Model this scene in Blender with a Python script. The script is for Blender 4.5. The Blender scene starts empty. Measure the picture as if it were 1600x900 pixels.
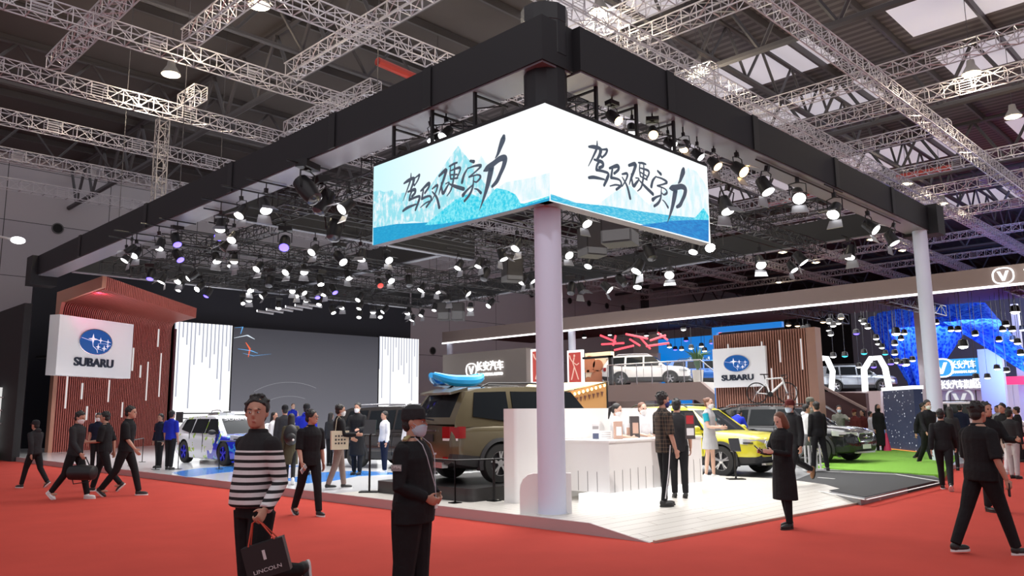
import bpy, math, random
import numpy as np
from mathutils import Vector, Matrix
random.seed(7); rng=np.random.default_rng(7)
S=bpy.context.scene; COL=S.collection
# ---------------------------------------------------------------- camera
FOC=1245.0; CAMZ=1.6
_y=np.array([-475-800.,450-657.,FOC]); _y/=np.linalg.norm(_y)
_x=np.array([2045-800.,450-632.,FOC]); _x-=_x.dot(_y)*_y; _x/=np.linalg.norm(_x)
_z=np.cross(_x,_y)
if _z[1]<0: _z=-_z
RW=np.array([_x,_y,_z]); C0=np.array([0,0,CAMZ])      # world = RW @ (right, up, forward)
cam=bpy.data.cameras.new('camera'); camo=bpy.data.objects.new('camera',cam); COL.objects.link(camo)
cam.sensor_width=36; cam.lens=FOC/1600*36; cam.clip_end=400
r_,u_,f_=RW[:,0],RW[:,1],RW[:,2]
camo.matrix_world=Matrix(((r_[0],u_[0],-f_[0],0),(r_[1],u_[1],-f_[1],0),(r_[2],u_[2],-f_[2],CAMZ),(0,0,0,1)))
S.camera=camo
S.view_settings.view_transform='Standard'; S.view_settings.look='None'
S.view_settings.gamma=1; S.view_settings.use_curve_mapping=False
S.view_settings.exposure=0.0
w=bpy.data.worlds.new('world'); S.world=w; w.use_nodes=True
bg=w.node_tree.nodes['Background']; bg.inputs[0].default_value=(.80,.80,.88,1); bg.inputs[1].default_value=.66
def area(name,loc,rot,sx,sy,power,col=(1,1,1),spread=math.pi):
    l=bpy.data.lights.new(name,'AREA'); l.shape='RECTANGLE'; l.size=sx; l.size_y=sy; l.energy=power; l.color=col; l.spread=spread
    o=bpy.data.objects.new(name,l); o.location=loc; o.rotation_euler=rot; COL.objects.link(o); return o
def spot(name,loc,target,power,col=(1,1,1),angle=60,blend=.6,size=.1):
    l=bpy.data.lights.new(name,'SPOT'); l.energy=power; l.color=col; l.spot_size=math.radians(angle); l.spot_blend=blend; l.shadow_soft_size=size
    o=bpy.data.objects.new(name,l); o.location=loc
    o.rotation_euler=(Vector(target)-Vector(loc)).to_track_quat('-Z','Y').to_euler(); COL.objects.link(o); return o
def point(name,loc,power,col=(1,1,1),size=.2):
    l=bpy.data.lights.new(name,'POINT'); l.energy=power; l.color=col; l.shadow_soft_size=size
    o=bpy.data.objects.new(name,l); o.location=loc; COL.objects.link(o); return o
def ray(px,py): return RW@np.array([px-800.,450-py,FOC])
def onz(px,py,z=0.):
    d=ray(px,py); return C0+d*((z-CAMZ)/d[2])
def onX(px,py,x):
    d=ray(px,py); return C0+d*(x/d[0])
def onY(px,py,y):
    d=ray(px,py); return C0+d*(y/d[1])
# ---------------------------------------------------------------- materials
MATS={}
def mat(name,col,rough=.6,metal=0,emit=None,es=1.,noise=0,nscale=20,bump=0,bscale=60,coat=0,alpha=None,trans=0,spec=None):
    if name in MATS: return MATS[name]
    m=bpy.data.materials.new(name); m.use_nodes=True; nt=m.node_tree; b=nt.nodes['Principled BSDF']
    b.inputs['Base Color'].default_value=(*col,1); b.inputs['Roughness'].default_value=rough; b.inputs['Metallic'].default_value=metal
    if emit is not None: b.inputs['Emission Color'].default_value=(*emit,1); b.inputs['Emission Strength'].default_value=es
    if coat: b.inputs['Coat Weight'].default_value=coat; b.inputs['Coat Roughness'].default_value=.05
    if trans: b.inputs['Transmission Weight'].default_value=trans
    if alpha is not None: b.inputs['Alpha'].default_value=alpha
    if spec is not None: b.inputs['Specular IOR Level'].default_value=spec
    if noise or bump:
        tc=nt.nodes.new('ShaderNodeTexCoord')
        if noise:
            n=nt.nodes.new('ShaderNodeTexNoise'); n.inputs['Scale'].default_value=nscale; n.inputs['Detail'].default_value=5
            nt.links.new(tc.outputs['Object'],n.inputs['Vector'])
            mx=nt.nodes.new('ShaderNodeMix'); mx.data_type='RGBA'
            mx.inputs[6].default_value=(*[c*(1-noise) for c in col],1); mx.inputs[7].default_value=(*[min(1,c*(1+noise)) for c in col],1)
            nt.links.new(n.outputs['Fac'],mx.inputs[0]); nt.links.new(mx.outputs[2],b.inputs['Base Color'])
        if bump:
            n=nt.nodes.new('ShaderNodeTexNoise'); n.inputs['Scale'].default_value=bscale; n.inputs['Detail'].default_value=4
            nt.links.new(tc.outputs['Object'],n.inputs['Vector'])
            bp=nt.nodes.new('ShaderNodeBump'); bp.inputs['Strength'].default_value=bump; bp.inputs['Distance'].default_value=.02
            nt.links.new(n.outputs['Fac'],bp.inputs['Height']); nt.links.new(bp.outputs[0],b.inputs['Normal'])
    MATS[name]=m; return m
def emi(name,col,s):
    return mat(name,(.02,.02,.02),rough=.4,emit=col,es=s)
class NT:
    """small node helper"""
    def __init__(s,m): s.m=m; s.t=m.node_tree; s.b=s.t.nodes['Principled BSDF']
    def n(s,ty,**k):
        x=s.t.nodes.new('ShaderNode'+ty)
        for a,v in k.items(): setattr(x,a,v)
        return x
    def l(s,a,b): s.t.links.new(a,b)
    def math(s,op,a,b=None,c=None):
        x=s.n('Math',operation=op)
        for i,v in enumerate((a,b,c)):
            if v is None: continue
            if isinstance(v,(int,float)): x.inputs[i].default_value=v
            else: s.l(v,x.inputs[i])
        return x.outputs[0]
    def xyz(s,kind='Object'):
        tc=s.n('TexCoord'); sp=s.n('SeparateXYZ'); s.l(tc.outputs[kind],sp.inputs[0]); return sp.outputs
    def mix(s,f,a,b):
        x=s.n('Mix',data_type='RGBA')
        if isinstance(f,(int,float)): x.inputs[0].default_value=f
        else: s.l(f,x.inputs[0])
        for i,v in ((6,a),(7,b)):
            if isinstance(v,tuple): x.inputs[i].default_value=(*v,1)
            else: s.l(v,x.inputs[i])
        return x.outputs[2]
# ---------------------------------------------------------------- mesh collector
class M:
    def __init__(s): s.v=[]; s.f=[]; s.mi=[]; s.c=0
    def add(s,vs,fs,mi=0):
        b=s.c; vs=[tuple(map(float,v)) for v in vs]; s.v+=vs; s.c+=len(vs)
        s.f+=[tuple(b+i for i in f) for f in fs]; s.mi+=[mi]*len(fs); return s
    def box(s,c,d,rz=0,mi=0,rot=None):
        x,y,z=[k/2 for k in d]
        R=rot if rot is not None else Matrix.Rotation(rz,3,'Z')
        vs=[Vector(c)+R@Vector((a*x,b*y,e*z)) for e in(-1,1) for b in(-1,1) for a in(-1,1)]
        return s.add(vs,[(0,2,3,1),(4,5,7,6),(0,1,5,4),(2,6,7,3),(0,4,6,2),(1,3,7,5)],mi)
    def span(s,a,b,mi=0):
        return s.box([(p+q)/2 for p,q in zip(a,b)],[abs(q-p) for p,q in zip(a,b)],mi=mi)
    def tube(s,p,q,r0,r1=None,n=8,mi=0,caps=True):
        r1=r0 if r1 is None else r1
        return s.path([p,q],[r0,r1],n,mi,caps)
    def path(s,pts,rs,n=8,mi=0,caps=True,closed=False,flat=1.0):
        P=[Vector(p) for p in pts]; k=len(P)
        if isinstance(rs,(int,float)): rs=[rs]*k
        vs=[]; up=None
        for i in range(k):
            if closed: t=P[(i+1)%k]-P[i-1]
            else: t=P[min(i+1,k-1)]-P[max(i-1,0)]
            if t.length<1e-9: t=Vector((0,0,1))
            t.normalize()
            if up is None:
                up=Vector((0,0,1)) if abs(t.z)<.9 else Vector((1,0,0))
            a=t.cross(up)
            if a.length<1e-5: a=t.orthogonal()
            a.normalize(); b=a.cross(t).normalized(); up=b
            for j in range(n):
                an=2*math.pi*(j+.5)/n; vs.append(P[i]+a*math.cos(an)*rs[i]+b*math.sin(an)*rs[i]*flat)
        fs=[]
        for i in range(k if closed else k-1):
            for j in range(n):
                i2=(i+1)%k; fs.append((i*n+j,i*n+(j+1)%n,i2*n+(j+1)%n,i2*n+j))
        if caps and not closed:
            fs.append(tuple(range(n-1,-1,-1))); fs.append(tuple((k-1)*n+j for j in range(n)))
        return s.add(vs,fs,mi)
    def loft(s,rings,mi=0,caps=True):
        n=len(rings[0]); vs=[v for r in rings for v in r]; fs=[]
        for i in range(len(rings)-1):
            for j in range(n): fs.append((i*n+j,i*n+(j+1)%n,(i+1)*n+(j+1)%n,(i+1)*n+j))
        if caps: fs.append(tuple(range(n-1,-1,-1))); fs.append(tuple((len(rings)-1)*n+j for j in range(n)))
        return s.add(vs,fs,mi)
    def ell(s,c,r,nu=14,nv=8,mi=0,rot=None):
        c=Vector(c); rings=[]
        for i in range(nv+1):
            ph=-math.pi/2+math.pi*i/nv; ph=max(-1.5,min(1.5,ph)); ring=[]
            for j in range(nu):
                th=2*math.pi*j/nu; v=Vector((r[0]*math.cos(ph)*math.cos(th),r[1]*math.cos(ph)*math.sin(th),r[2]*math.sin(ph)))
                if rot is not None: v=rot@v
                ring.append(c+v)
            rings.append(ring)
        return s.loft(rings,mi)
    def lathe(s,prof,c=(0,0,0),axis='Z',n=24,mi=0,closed=False):
        vs=[];k=len(prof)
        for (r,h) in prof:
            for j in range(n):
                a=2*math.pi*j/n; u,v_=r*math.cos(a),r*math.sin(a)
                p={'Z':(u,v_,h),'Y':(u,h,v_),'X':(h,u,v_)}[axis]; vs.append((p[0]+c[0],p[1]+c[1],p[2]+c[2]))
        fs=[(i*n+j,i*n+(j+1)%n,((i+1)%k)*n+(j+1)%n,((i+1)%k)*n+j) for i in range(k if closed else k-1) for j in range(n)]
        if not closed: fs+= [tuple(range(n-1,-1,-1)),tuple((k-1)*n+j for j in range(n))]
        return s.add(vs,fs,mi)
    def prism(s,poly,fn,h0,h1,mi=0):
        """polygon in 2D, fn(u,v,h)->3D point, between heights h0,h1"""
        n=len(poly); vs=[fn(u,v,h0) for u,v in poly]+[fn(u,v,h1) for u,v in poly]
        fs=[tuple(range(n)),tuple(range(2*n-1,n-1,-1))]+[(i,i+n,(i+1)%n+n,(i+1)%n) for i in range(n)]
        return s.add(vs,fs,mi)
    def build(s,name,mats,parent=None,loc=None,rz=0,smooth=35,scale=None,fix=True):
        me=bpy.data.meshes.new(name); me.from_pydata(s.v,[],s.f); 
        if not isinstance(mats,(list,tuple)): mats=[mats]
        for m in mats: me.materials.append(m)
        if len(mats)>1: me.polygons.foreach_set('material_index',s.mi)
        if fix:
            import bmesh
            bm=bmesh.new(); bm.from_mesh(me); bmesh.ops.recalc_face_normals(bm,faces=bm.faces); bm.to_mesh(me); bm.free()
        if smooth:
            me.shade_smooth(); me.set_sharp_from_angle(angle=math.radians(smooth))
        o=bpy.data.objects.new(name,me); COL.objects.link(o)
        if parent: o.parent=parent
        if loc is not None: o.location=loc
        if rz: o.rotation_euler=(0,0,rz)
        if scale: o.scale=(scale,)*3
        return o
def tag(o,label,cat,group=None,kind=None):
    o['label']=label; o['category']=cat
    if group: o['group']=group
    if kind: o['kind']=kind
    return o
def struct(o,label=None):
    o['kind']='structure'
    if label: o['label']=label
    return o
def empty(name,loc,label,cat,rz=0,group=None):
    o=bpy.data.objects.new(name,None); o.empty_display_size=.1; COL.objects.link(o); o.location=loc; o.rotation_euler=(0,0,rz)
    return tag(o,label,cat,group)
def dup(root,loc=None,rot=None,label=None,group=None,scale=None):
    r=root.copy(); COL.objects.link(r)
    if loc is not None: r.location=loc
    if rot is not None: r.rotation_euler=rot
    if scale is not None: r.scale=(scale,)*3
    if label: r['label']=label
    if group: r['group']=group
    for ch in list(root.children):
        c=ch.copy(); COL.objects.link(c); c.parent=r
        for g in ch.children:
            d=g.copy(); COL.objects.link(d); d.parent=c
    return r
def text(name,body,size,m,parent,loc,rot,ext=.01,align='CENTER',sx=1,bold=0,shear=0,space=1,width=None):
    cu=bpy.data.curves.new(name,'FONT'); cu.body=body; cu.size=size; cu.extrude=ext; cu.align_x=align; cu.align_y='CENTER'
    cu.offset=bold; cu.shear=shear; cu.space_character=space; cu.materials.append(m)
    tmp=bpy.data.objects.new('tmp_text',cu); COL.objects.link(tmp); bpy.context.view_layer.update()
    me=bpy.data.meshes.new_from_object(tmp.evaluated_get(bpy.context.evaluated_depsgraph_get())); me.name=name
    bpy.data.objects.remove(tmp); bpy.data.curves.remove(cu)
    o=bpy.data.objects.new(name,me); COL.objects.link(o); o.parent=parent; o.location=loc; o.rotation_euler=rot
    if width:
        xs=[v.co.x for v in me.vertices]; wx=max(xs)-min(xs); sx=width/wx if wx>0 else sx
    o.scale=(sx,1,1); return o
ORD=['first','second','third','fourth','fifth','sixth','seventh','eighth','ninth','tenth','eleventh','twelfth','thirteenth','fourteenth','fifteenth','sixteenth','seventeenth','eighteenth','nineteenth','twentieth','twenty-first','twenty-second','twenty-third','twenty-fourth','twenty-fifth','twenty-sixth','twenty-seventh','twenty-eighth','twenty-ninth','thirtieth']
PI=math.pi
# ---------------------------------------------------------------- lights of the hall and booth (large)
def ambient_lights():
    area('hall_fill',(20,20,15.6),(0,0,0),70,60,3800,(.93,.92,1))  # added overhead area light standing in for the hall lamps
    area('aisle_fill',(-1,0,15),(0,0,0),34,34,2400,(1,.97,.98))  # added area light that brightens the near aisle and the columns
    # booth wash from the lighting rig
    area('booth_wash',(16.5,13.5,5.85),(0,0,0),14,10,1900,(1,.985,.97),spread=2.4)
    area('booth_wash_back',(17,27,5.85),(0,0,0),14,9,1500,(.97,.98,1),spread=2.4)
ambient_lights()
# ---------------------------------------------------------------- hall shell
def carpet_mat():
    m=mat('red_carpet',(.50,.065,.048),rough=.95,noise=.13,nscale=1.3,bump=.25,bscale=220,spec=.1); return m
M().span((-30,-30,-.1),(110,50,0)).build('floor',carpet_mat(),smooth=0)
struct(bpy.data.objects['floor'],'red exhibition carpet')
def wallmat():
    m=mat('concrete_panel',(.30,.29,.30),rough=.85); t=NT(m); x=t.xyz()
    # panel joints
    fx=t.math('FRACT',t.math('DIVIDE',x[0],5.4)); fz=t.math('FRACT',t.math('DIVIDE',x[2],3.1))
    j=t.math('MINIMUM',t.math('GREATER_THAN',fx,.008),t.math('GREATER_THAN',fz,.012))
    n=t.n('TexNoise'); n.inputs['Scale'].default_value=.5; n.inputs['Detail'].default_value=6
    c=t.mix(n.outputs['Fac'],(.44,.43,.46),(.58,.55,.57)); t.l(t.mix(j,(.08,.08,.08),c),t.b.inputs['Base Color']); return m
HALLY=50
wb=M().span((-30,HALLY,0),(110,HALLY+.3,17)).build('wall_back',wallmat(),smooth=0); struct(wb,'grey concrete panel hall wall')
# round wall ducts
pm=mat('duct_dark',(.02,.02,.02),.9); pr=mat('duct_ring',(.13,.13,.13),.6)
for i,(px,py) in enumerate([(90,357),(325,392),(830,460),(890,470),(920,474),(948,478),(973,481),(676,548)]):
    p=onY(px,py,HALLY)
    o=empty('air_duct_outlet',(p[0],HALLY,p[2]),f'round dark air outlet in the grey hall wall, {ORD[i]} listed from the left','air outlet',group='round air outlets in the hall wall')
    M().lathe([(.26,-.05),(.32,-.05),(.32,.02),(.26,.02)],axis='Y',closed=True).build('ring',pr,o)
    M().lathe([(.26,-.03),(.01,-.01)],axis='Y').build('opening',pm,o)
# roof deck with skylight strips
deckm=mat('roof_deck',(.075,.068,.072),.8); t=NT(deckm); x=t.xyz()
wv=t.math('FRACT',t.math('MULTIPLY',x[0],2.2)); t.l(t.mix(t.math('GREATER_THAN',wv,.55),(.075,.068,.073),(.14,.128,.134)),t.b.inputs['Base Color'])
deckl=mat('roof_deck_plain',(.085,.074,.070),.8,noise=.35,nscale=.3)
skym=mat('skylight_glazing',(.5,.5,.5),.4,emit=(.62,.58,.66),es=.62)
ROOF=16.2
sky=[]  # skylight rectangles x0,x1,y0,y1
for (x0,x1) in((29,32.5),(34.5,38),(46,50),(60,64)):
    for k in range(3): sky.append((x0,x1,3+k*9.5,3+k*9.5+6.5))
sky+= [(20,23.5,13,19),(24.5,28,2,9)]
roof=M()
xs=sorted({-30,110,9,24}|{a for s in sky for a in s[:2]}); ys=sorted({-30,HALLY}|{a for s in sky for a in s[2:]})
for i in range(len(xs)-1):
    for j in range(len(ys)-1):
        cx,cy=(xs[i]+xs[i+1])/2,(ys[j]+ys[j+1])/2
        hole=any(s[0]<cx<s[1] and s[2]<cy<s[3] for s in sky)
        roof.add([(xs[i],ys[j],ROOF),(xs[i+1],ys[j],ROOF),(xs[i+1],ys[j+1],ROOF),(xs[i],ys[j+1],ROOF)],[(0,1,2,3)],2 if hole else (1 if cx<24 else 0))
struct(roof.build('ceiling',[deckm,deckl,skym],smooth=0,fix=False),'dark metal roof deck with pale skylights')
# steel roof girders (pipe trusses under the deck), each a thing
steel=mat('dark_steel',(.085,.08,.085),.55,.3); steell=mat('grey_steel',(.11,.105,.11),.5,.4)
def girder(name,p,q,depth,label,grp,bay=2.6,r=.13,m=steel):
    g=M(); p=Vector(p); q=Vector(q); L=(q-p).length; n=max(2,int(L/bay)); dz=Vector((0,0,-depth))
    g.tube(p,q,r,n=6); g.tube(p+dz,q+dz,r,n=6)
    for i in range(n):
        a=p.lerp(q,i/n); b=p.lerp(q,(i+.5)/n); c=p.lerp(q,(i+1)/n)
        g.tube(a,b+dz,r*.6,n=5,caps=False); g.tube(b+dz,c,r*.6,n=5,caps=False)
    tag(g.build(name,m,smooth=0),label,'roof girder',grp)
gx=[14,24,34,44,54,66,80]
for i,x0 in enumerate(gx):
    girder('roof_girder',(x0,-8,ROOF-.3),(x0,HALLY,ROOF-.3),2.3,f'deep dark steel roof girder under the deck, {ORD[i]} one from the left','roof girders under the deck')
gy=[4,14,24,34,43]
for i,y0 in enumerate(gy):
    girder('cross_girder',(-6,y0,ROOF-.25),(95,y0,ROOF-.25),1.7,f'dark cross girder below the roof deck, {ORD[i]} one from the front','cross girders under the deck',r=.1)
pur=[]
for i,y0 in enumerate(np.arange(1,49,3.0)):
    o=M().span((-6,y0-.05,ROOF-.32),(95,y0+.05,ROOF-.02)).build('roof_purlin',steell,smooth=0)
    tag(o,f'thin straight purlin fixed beneath the roof deck, {ORD[i]} one from the front','purlin','purlins beneath the roof deck')
redm=mat('red_pipe',(.55,.06,.04),.4)
for (a,b,z,lab) in(((590,96),(650,122),14.2,'red sprinkler pipe under the roof above the left beam'),((1400,278),(1486,262),13,'red sprinkler pipe under the roof above the right beam'),((1200,322),(1275,305),13,'red sprinkler pipe seen through the right end of the frame')):
    p,q=onz(*a,z),onz(*b,z); tag(M().tube(p,q,.16,n=10).build('sprinkler_pipe',redm),lab,'pipe')
# ---------------------------------------------------------------- silver box trusses
trm=mat('truss_aluminium',(.60,.57,.60),.38,.55)
def truss_mesh(L,s=.46,bay=.5,r=.024,n=4,ladder=True):
    g=M(); h=s/2; C=[(-h,-h),(h,-h),(h,h),(-h,h)]   # (y,z)
    for c in C: g.tube((0,*c),(L,*c),r,n=n)
    k=int(round(L/bay)); per=max(6,int(3/bay))
    for i in range(k+1):
        x=min(L,i*bay)
        for a in range(4):
            g.tube((x,*C[a]),(x,*C[(a+1)%4]),r*.72,n=3,caps=False)
        if i<k:
            x2=min(L,(i+1)*bay)
            for a in range(4):
                b=(a+1)%4
                if ladder and i%per in(0,) and a in(1,3):
                    for q in(.2,.4,.6,.8):
                        y=C[a][0]*(1-q)+C[b][0]*q; z=C[a][1]*(1-q)+C[b][1]*q
                        g.tube((x,y,z),(x2,y,z),r*.45,n=3,caps=False)
                elif i%2==0: g.tube((x,*C[a]),(x2,*C[b]),r*.68,n=3,caps=False)
                else: g.tube((x,*C[b]),(x2,*C[a]),r*.68,n=3,caps=False)
    return g
TR=12.25
def xt(y,x0,x1,z,i,lab): 
    o=truss_mesh(x1-x0).build('box_truss',trm,loc=(x0,y,z),smooth=0,fix=False); tag(o,lab,'truss','silver box trusses under the roof'); return o
for i,y0 in enumerate([8.9,12.7,17.7,22.6,27.4,32.1,36.8,41.5]):
    xt(y0,(9.0 if y0<20 else -4),70 if i<5 else 60,TR,i,f'long silver box truss running left to right under the roof, {ORD[i]} one from the front')
for i,(x0,y0,y1) in enumerate([(6.9,19.8,27.4),(9.2,16,22.6),(12.6,9,22.6),(11.2,26.2,27.6),(15.3,21.6,27.4),(17.4,6,20),(18.9,6,27.4),(22.5,12.7,36),(26.9,-2,40),(30,4,40),(34,8.9,44),(39.6,-2,48),(44,-2,48),(50,-2,48),(57,-2,48),(65,-2,48)]):
    o=truss_mesh(y1-y0).build('box_truss',trm,loc=(x0,y0,TR+.5),rz=PI/2,smooth=0,fix=False)
    tag(o,f'silver box truss crossing above the long trusses, {ORD[i]} one from the left','truss','silver box trusses under the roof')
rigg=mat('truss_dull',(.30,.28,.29),.5,.4)
# vertical truss leg hanging at left
p=onz(263,185,TR); o=truss_mesh(4.4,s=.36).build('truss_leg',rigg,loc=(p[0],p[1]+.5,TR-4.3),smooth=0,fix=False); o.rotation_euler=(0,-PI/2,0)
tag(o,'short upright truss leg hanging below the left roof trusses','truss')
# high bay lamps
lampm=mat('lamp_housing',(.35,.33,.3),.5,.6); lampg=emi('lamp_warm',(1,.86,.58),14); lampd=emi('lamp_dim',(1,.9,.75),4)
def highbay():
    o=empty('high_bay_lamp',(0,0,0),'x','lamp')
    M().lathe([(.02,.5),(.12,.48),(.14,.3),(.32,.0),(.30,-.02),(.12,.26)]).build('shade',lampm,o)
    M().ell((0,0,.02),(.2,.2,.1),14,6).build('bulb',lampg,o); M().tube((0,0,.5),(0,0,3.9),.012,n=5).build('hanger',steel,o); return o
hb=None
for i,(px,py,z,pw) in enumerate([(267,116,13.0,260),(405,8,13,200),(937,19,13,260),(1090,115,13,200),(1518,115,13,260),(1583,182,13,200),(1417,287,13,60),(1473,318,13,60),(733,292,13,40),(1223,394,12.4,40),(1275,410,12.4,30),(1362,374,12.4,30),(1411,391,12.4,30),(1217,441,12.4,30),(640,262,12.4,0)]):
    p=onz(px,py,z)
    if hb is None: hb=o=highbay(); o.location=p
    else: o=dup(hb,p)
    o['label']=f'glowing high bay lamp hanging under the roof, {ORD[i]} listed clockwise from the left'; o['group']='high bay lamps under the roof'
    if pw: point('high_bay_light',(p[0],p[1],p[2]-.35),pw*1.6,(1,.85,.6),.25)
# distant flood lamp on the left wall
p=onY(24,375,40); o=empty('wall_flood_lamp',p,'white arm lamp on a pale column at the far left edge','lamp')
M().tube((-1.1,0,.12),(0,0,0),.05).build('arm',mat('pale_metal',(.7,.7,.7),.4),o); M().ell((.1,0,0),(.3,.2,.16)).build('lamp_head',emi('cool_lamp',(1,1,1),6),o)
M().span((-1.9,-.3,-2.0),(-1.1,.3,1.2)).build('column_panel',mat('pale_metal',(.7,.7,.7),.4),o)
# ---------------------------------------------------------------- booth platform
stagew=mat('white_plank',(.74,.72,.66),.28); t=NT(stagew); x=t.xyz()
fy=t.math('FRACT',t.math('DIVIDE',x[1],.165)); rowi=t.math('FLOOR',t.math('DIVIDE',x[1],.165))
fx=t.math('FRACT',t.math('ADD',t.math('DIVIDE',x[0],2.6),t.math('MULTIPLY',rowi,.37)))
j=t.math('MINIMUM',t.math('GREATER_THAN',fy,.06),t.math('GREATER_THAN',fx,.006))
n=t.n('TexNoise'); n.inputs['Scale'].default_value=3
c=t.mix(n.outputs['Fac'],(.70,.67,.60),(.86,.83,.77)); t.l(t.mix(j,(.38,.33,.27),c),t.b.inputs['Base Color'])
glossw=mat('white_gloss_floor',(.80,.81,.83),.12)
edgem=mat('platform_edge',(.50,.42,.42),.35,.3)
PX=8.42
g=M(); g.prism([(PX,6.9),(15.65,6.9),(16.3,8.0),(16.3,13),(PX,13)],lambda u,v,h:(u,v,h),0,.15)
g.add([(PX,5.95,.004),(14.9,5.62,.004),(15.65,6.9,.15),(PX,6.9,.15),(PX,6.9,0),(15.65,6.9,0)],[(0,1,2,3),(0,3,4),(1,5,2),(0,4,5,1)],0)
pl=g.build('platform',[stagew],smooth=0); struct(pl,'low white plank platform with ramp')
g=M(); g.span((PX,13,0),(34,43,.15)); struct(g.build('stage_floor',glossw,smooth=0),'white glossy stage floor')
# metal edging
g=M(); g.span((PX-.03,6.9,0),(PX,42,.155)); g.add([(PX-.03,5.95,0),(PX,5.95,0),(PX,6.9,.155),(PX-.03,6.9,.155),(PX-.03,6.9,0),(PX,6.9,0)],[(0,1,2,3),(0,3,4),(1,5,2)])
g.span((PX-.03,5.55,0),(18.3,5.68,.02)) if False else None
struct(g.build('trim_1',edgem,smooth=0),'metal edging of the platform')
g=M(); a,b=Vector((PX,5.90,.01)),Vector((14.9,5.60,.01)); g.path([a,b],.03,n=4); struct(g.build('trim_2',mat('edge_bar',(.55,.5,.42),.35,.6)),'metal bar along the ramp foot')
# asphalt test track and turf
asph=mat('asphalt',(.035,.036,.038),.8,noise=.3,nscale=60,bump=.3,bscale=150)
asph2=mat('wet_grey_track',(.17,.17,.18),.35,noise=.2,nscale=6)
turf=mat('green_turf',(.22,.50,.05),.95,noise=.45,nscale=40,bump=1.,bscale=120)
linem=mat('road_line',(.8,.8,.78),.5)
G=lambda *q:[(float(p[0]),float(p[1])) for p in (onz(a,b,.06) for a,b in q)]
M().prism(G((1118,748),(1215,752),(1345,784),(1470,752),(1440,735),(1290,736),(1160,732)),lambda u,v,h:(u,v,h),.0,.098).build('track',asph2,smooth=0); struct(bpy.data.objects['track'],'dark asphalt demo track')
M().prism(G((1232,758),(1283,737),(1400,740),(1474,752),(1352,781)),lambda u,v,h:(u,v,h),.0,.108).build('track_asphalt',asph,smooth=0); struct(bpy.data.objects['track_asphalt'],'black asphalt track')
g=M(); g.span((16.3,6.9,0),(34,13,.10)); struct(g.build('display_floor',mat('grey_display_floor',(.30,.31,.32),.3),smooth=0),'grey display floor')
tg=G((1262,722),(1275,734),(1330,738),(1474,747),(1480,735),(1500,716),(1420,705),(1300,708))
M().prism(tg,lambda u,v,h:(u,v,h),.0,.13).build('turf',turf,smooth=0); o=bpy.data.objects['turf']; tag(o,'bright green artificial turf beside the dark crossover','turf',kind='stuff')
def lines(name,pts,wd,z,lab):
    g=M()
    for a,b in pts:
        p=Vector(onz(*a,z)); q=Vector(onz(*b,z)); g.path([p,q],wd,n=4,flat=.12)
    struct(g.build(name,linem),lab)
lines('trim_3',[((1225,757),(1353,781)),((1353,781),(1474,753)),((1275,736),(1400,741)),((1400,741),(1474,753)),((1278,746),(1304,748))],.035,.112,'white lines of the demo track')
# blue painted swooshes on the stage floor
bl=mat('blue_floor_graphic',(.06,.28,.80),.15)
for k,pp in enumerate([[(268,744),(310,737),(385,732),(480,733),(400,739),(340,745),(290,752)],[(438,756),(500,744),(560,741),(640,746),(560,750),(520,758),(480,762)]]):
    q=G(*pp); M().prism(q,lambda u,v,h:(u,v,h),.15,.153).build('floor_graphic',bl,smooth=0)
    tag(bpy.data.objects['floor_graphic' if k==0 else 'floor_graphic.001'],['blue curved graphic on white floor before the rally car','blue curved graphic on white floor behind the guard'][k],'floor graphic')
# ---------------------------------------------------------------- black overhead frame
blk=mat('black_fascia',(.009,.010,.013),.6); und=mat('beam_underside',(.24,.25,.29),.35,.2)
ZB,ZT=6.84,7.58
def beam(name,a,b,label,us=True,m=blk):
    o=empty(name,(a[0],a[1],ZB),label,'overhead beam')
    L0=(0,0,0.0); d=(b[0]-a[0],b[1]-a[1])
    M().span((0,0,.02),(d[0],d[1],ZT-ZB)).build('fascia',m,o,smooth=0)
    e=.03
    if us: M().span((e,e,-.01),(d[0]-e,d[1]-e,.02)).build('underside',und,o,smooth=0)
    # joint plates
    return o
bl_=beam('left_beam'.replace('left_','black_'),(8.4,7.6),(9.12,33.2),'long black beam running back to the left from the corner tower')
beam('black_beam',(9.12,7.45),(25.35,8.15),'long black beam running right from the corner tower to the white column')
beam('black_beam',(24.62,8.15),(24.9,31.4),'black beam going back from the right hand white column')
beam('black_beam',(9.12,19.95),(18.4,20.22),'black cross beam in the middle of the frame, left of the screen')
beam('black_beam',(9.12,31.5),(24.62,31.8),'farthest black beam above the stage backdrop')
beam('black_beam',(16.9,20.22),(17.2,31.5),'black beam joining middle and farthest cross beams')
# fascia joint ribs along the two front beams
rib=mat('fascia_joint',(.006,.006,.008),.5)
k=0
for y0 in(10.2,13.2,17.6,22.8,28.4): 
    o=M().span((8.37,y0,ZB+.01),(8.4,y0+.22,ZT+.01)).build('joint_cover',rib,bl_,smooth=0); o.location=(-8.4,-7.6,-ZB)
bb=[o for o in COL.objects if o.name.startswith('black_beam') and 'right from' in o.get('label','')][0]
for x0 in(11.5,14.6,18.6,22.3):
    o=M().span((x0,7.42,ZB+.01),(x0+.22,7.45,ZT+.01)).build('joint_cover',rib,bb,smooth=0); o.location=(-9.12,-7.45,-ZB)
# corner end caps
tag(M().span((25.3,7.2,ZB-.1),(25.95,8.2,ZT+.05)).build('beam_end_cap',blk,smooth=0),'black square end cap above the right white column','end cap')
tag(M().span((8.2,33.2,ZB-.35),(9.1,33.9,ZT+.0)).build('beam_end_cap',blk,smooth=0),'black square end cap at the far left of the frame','end cap')
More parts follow.
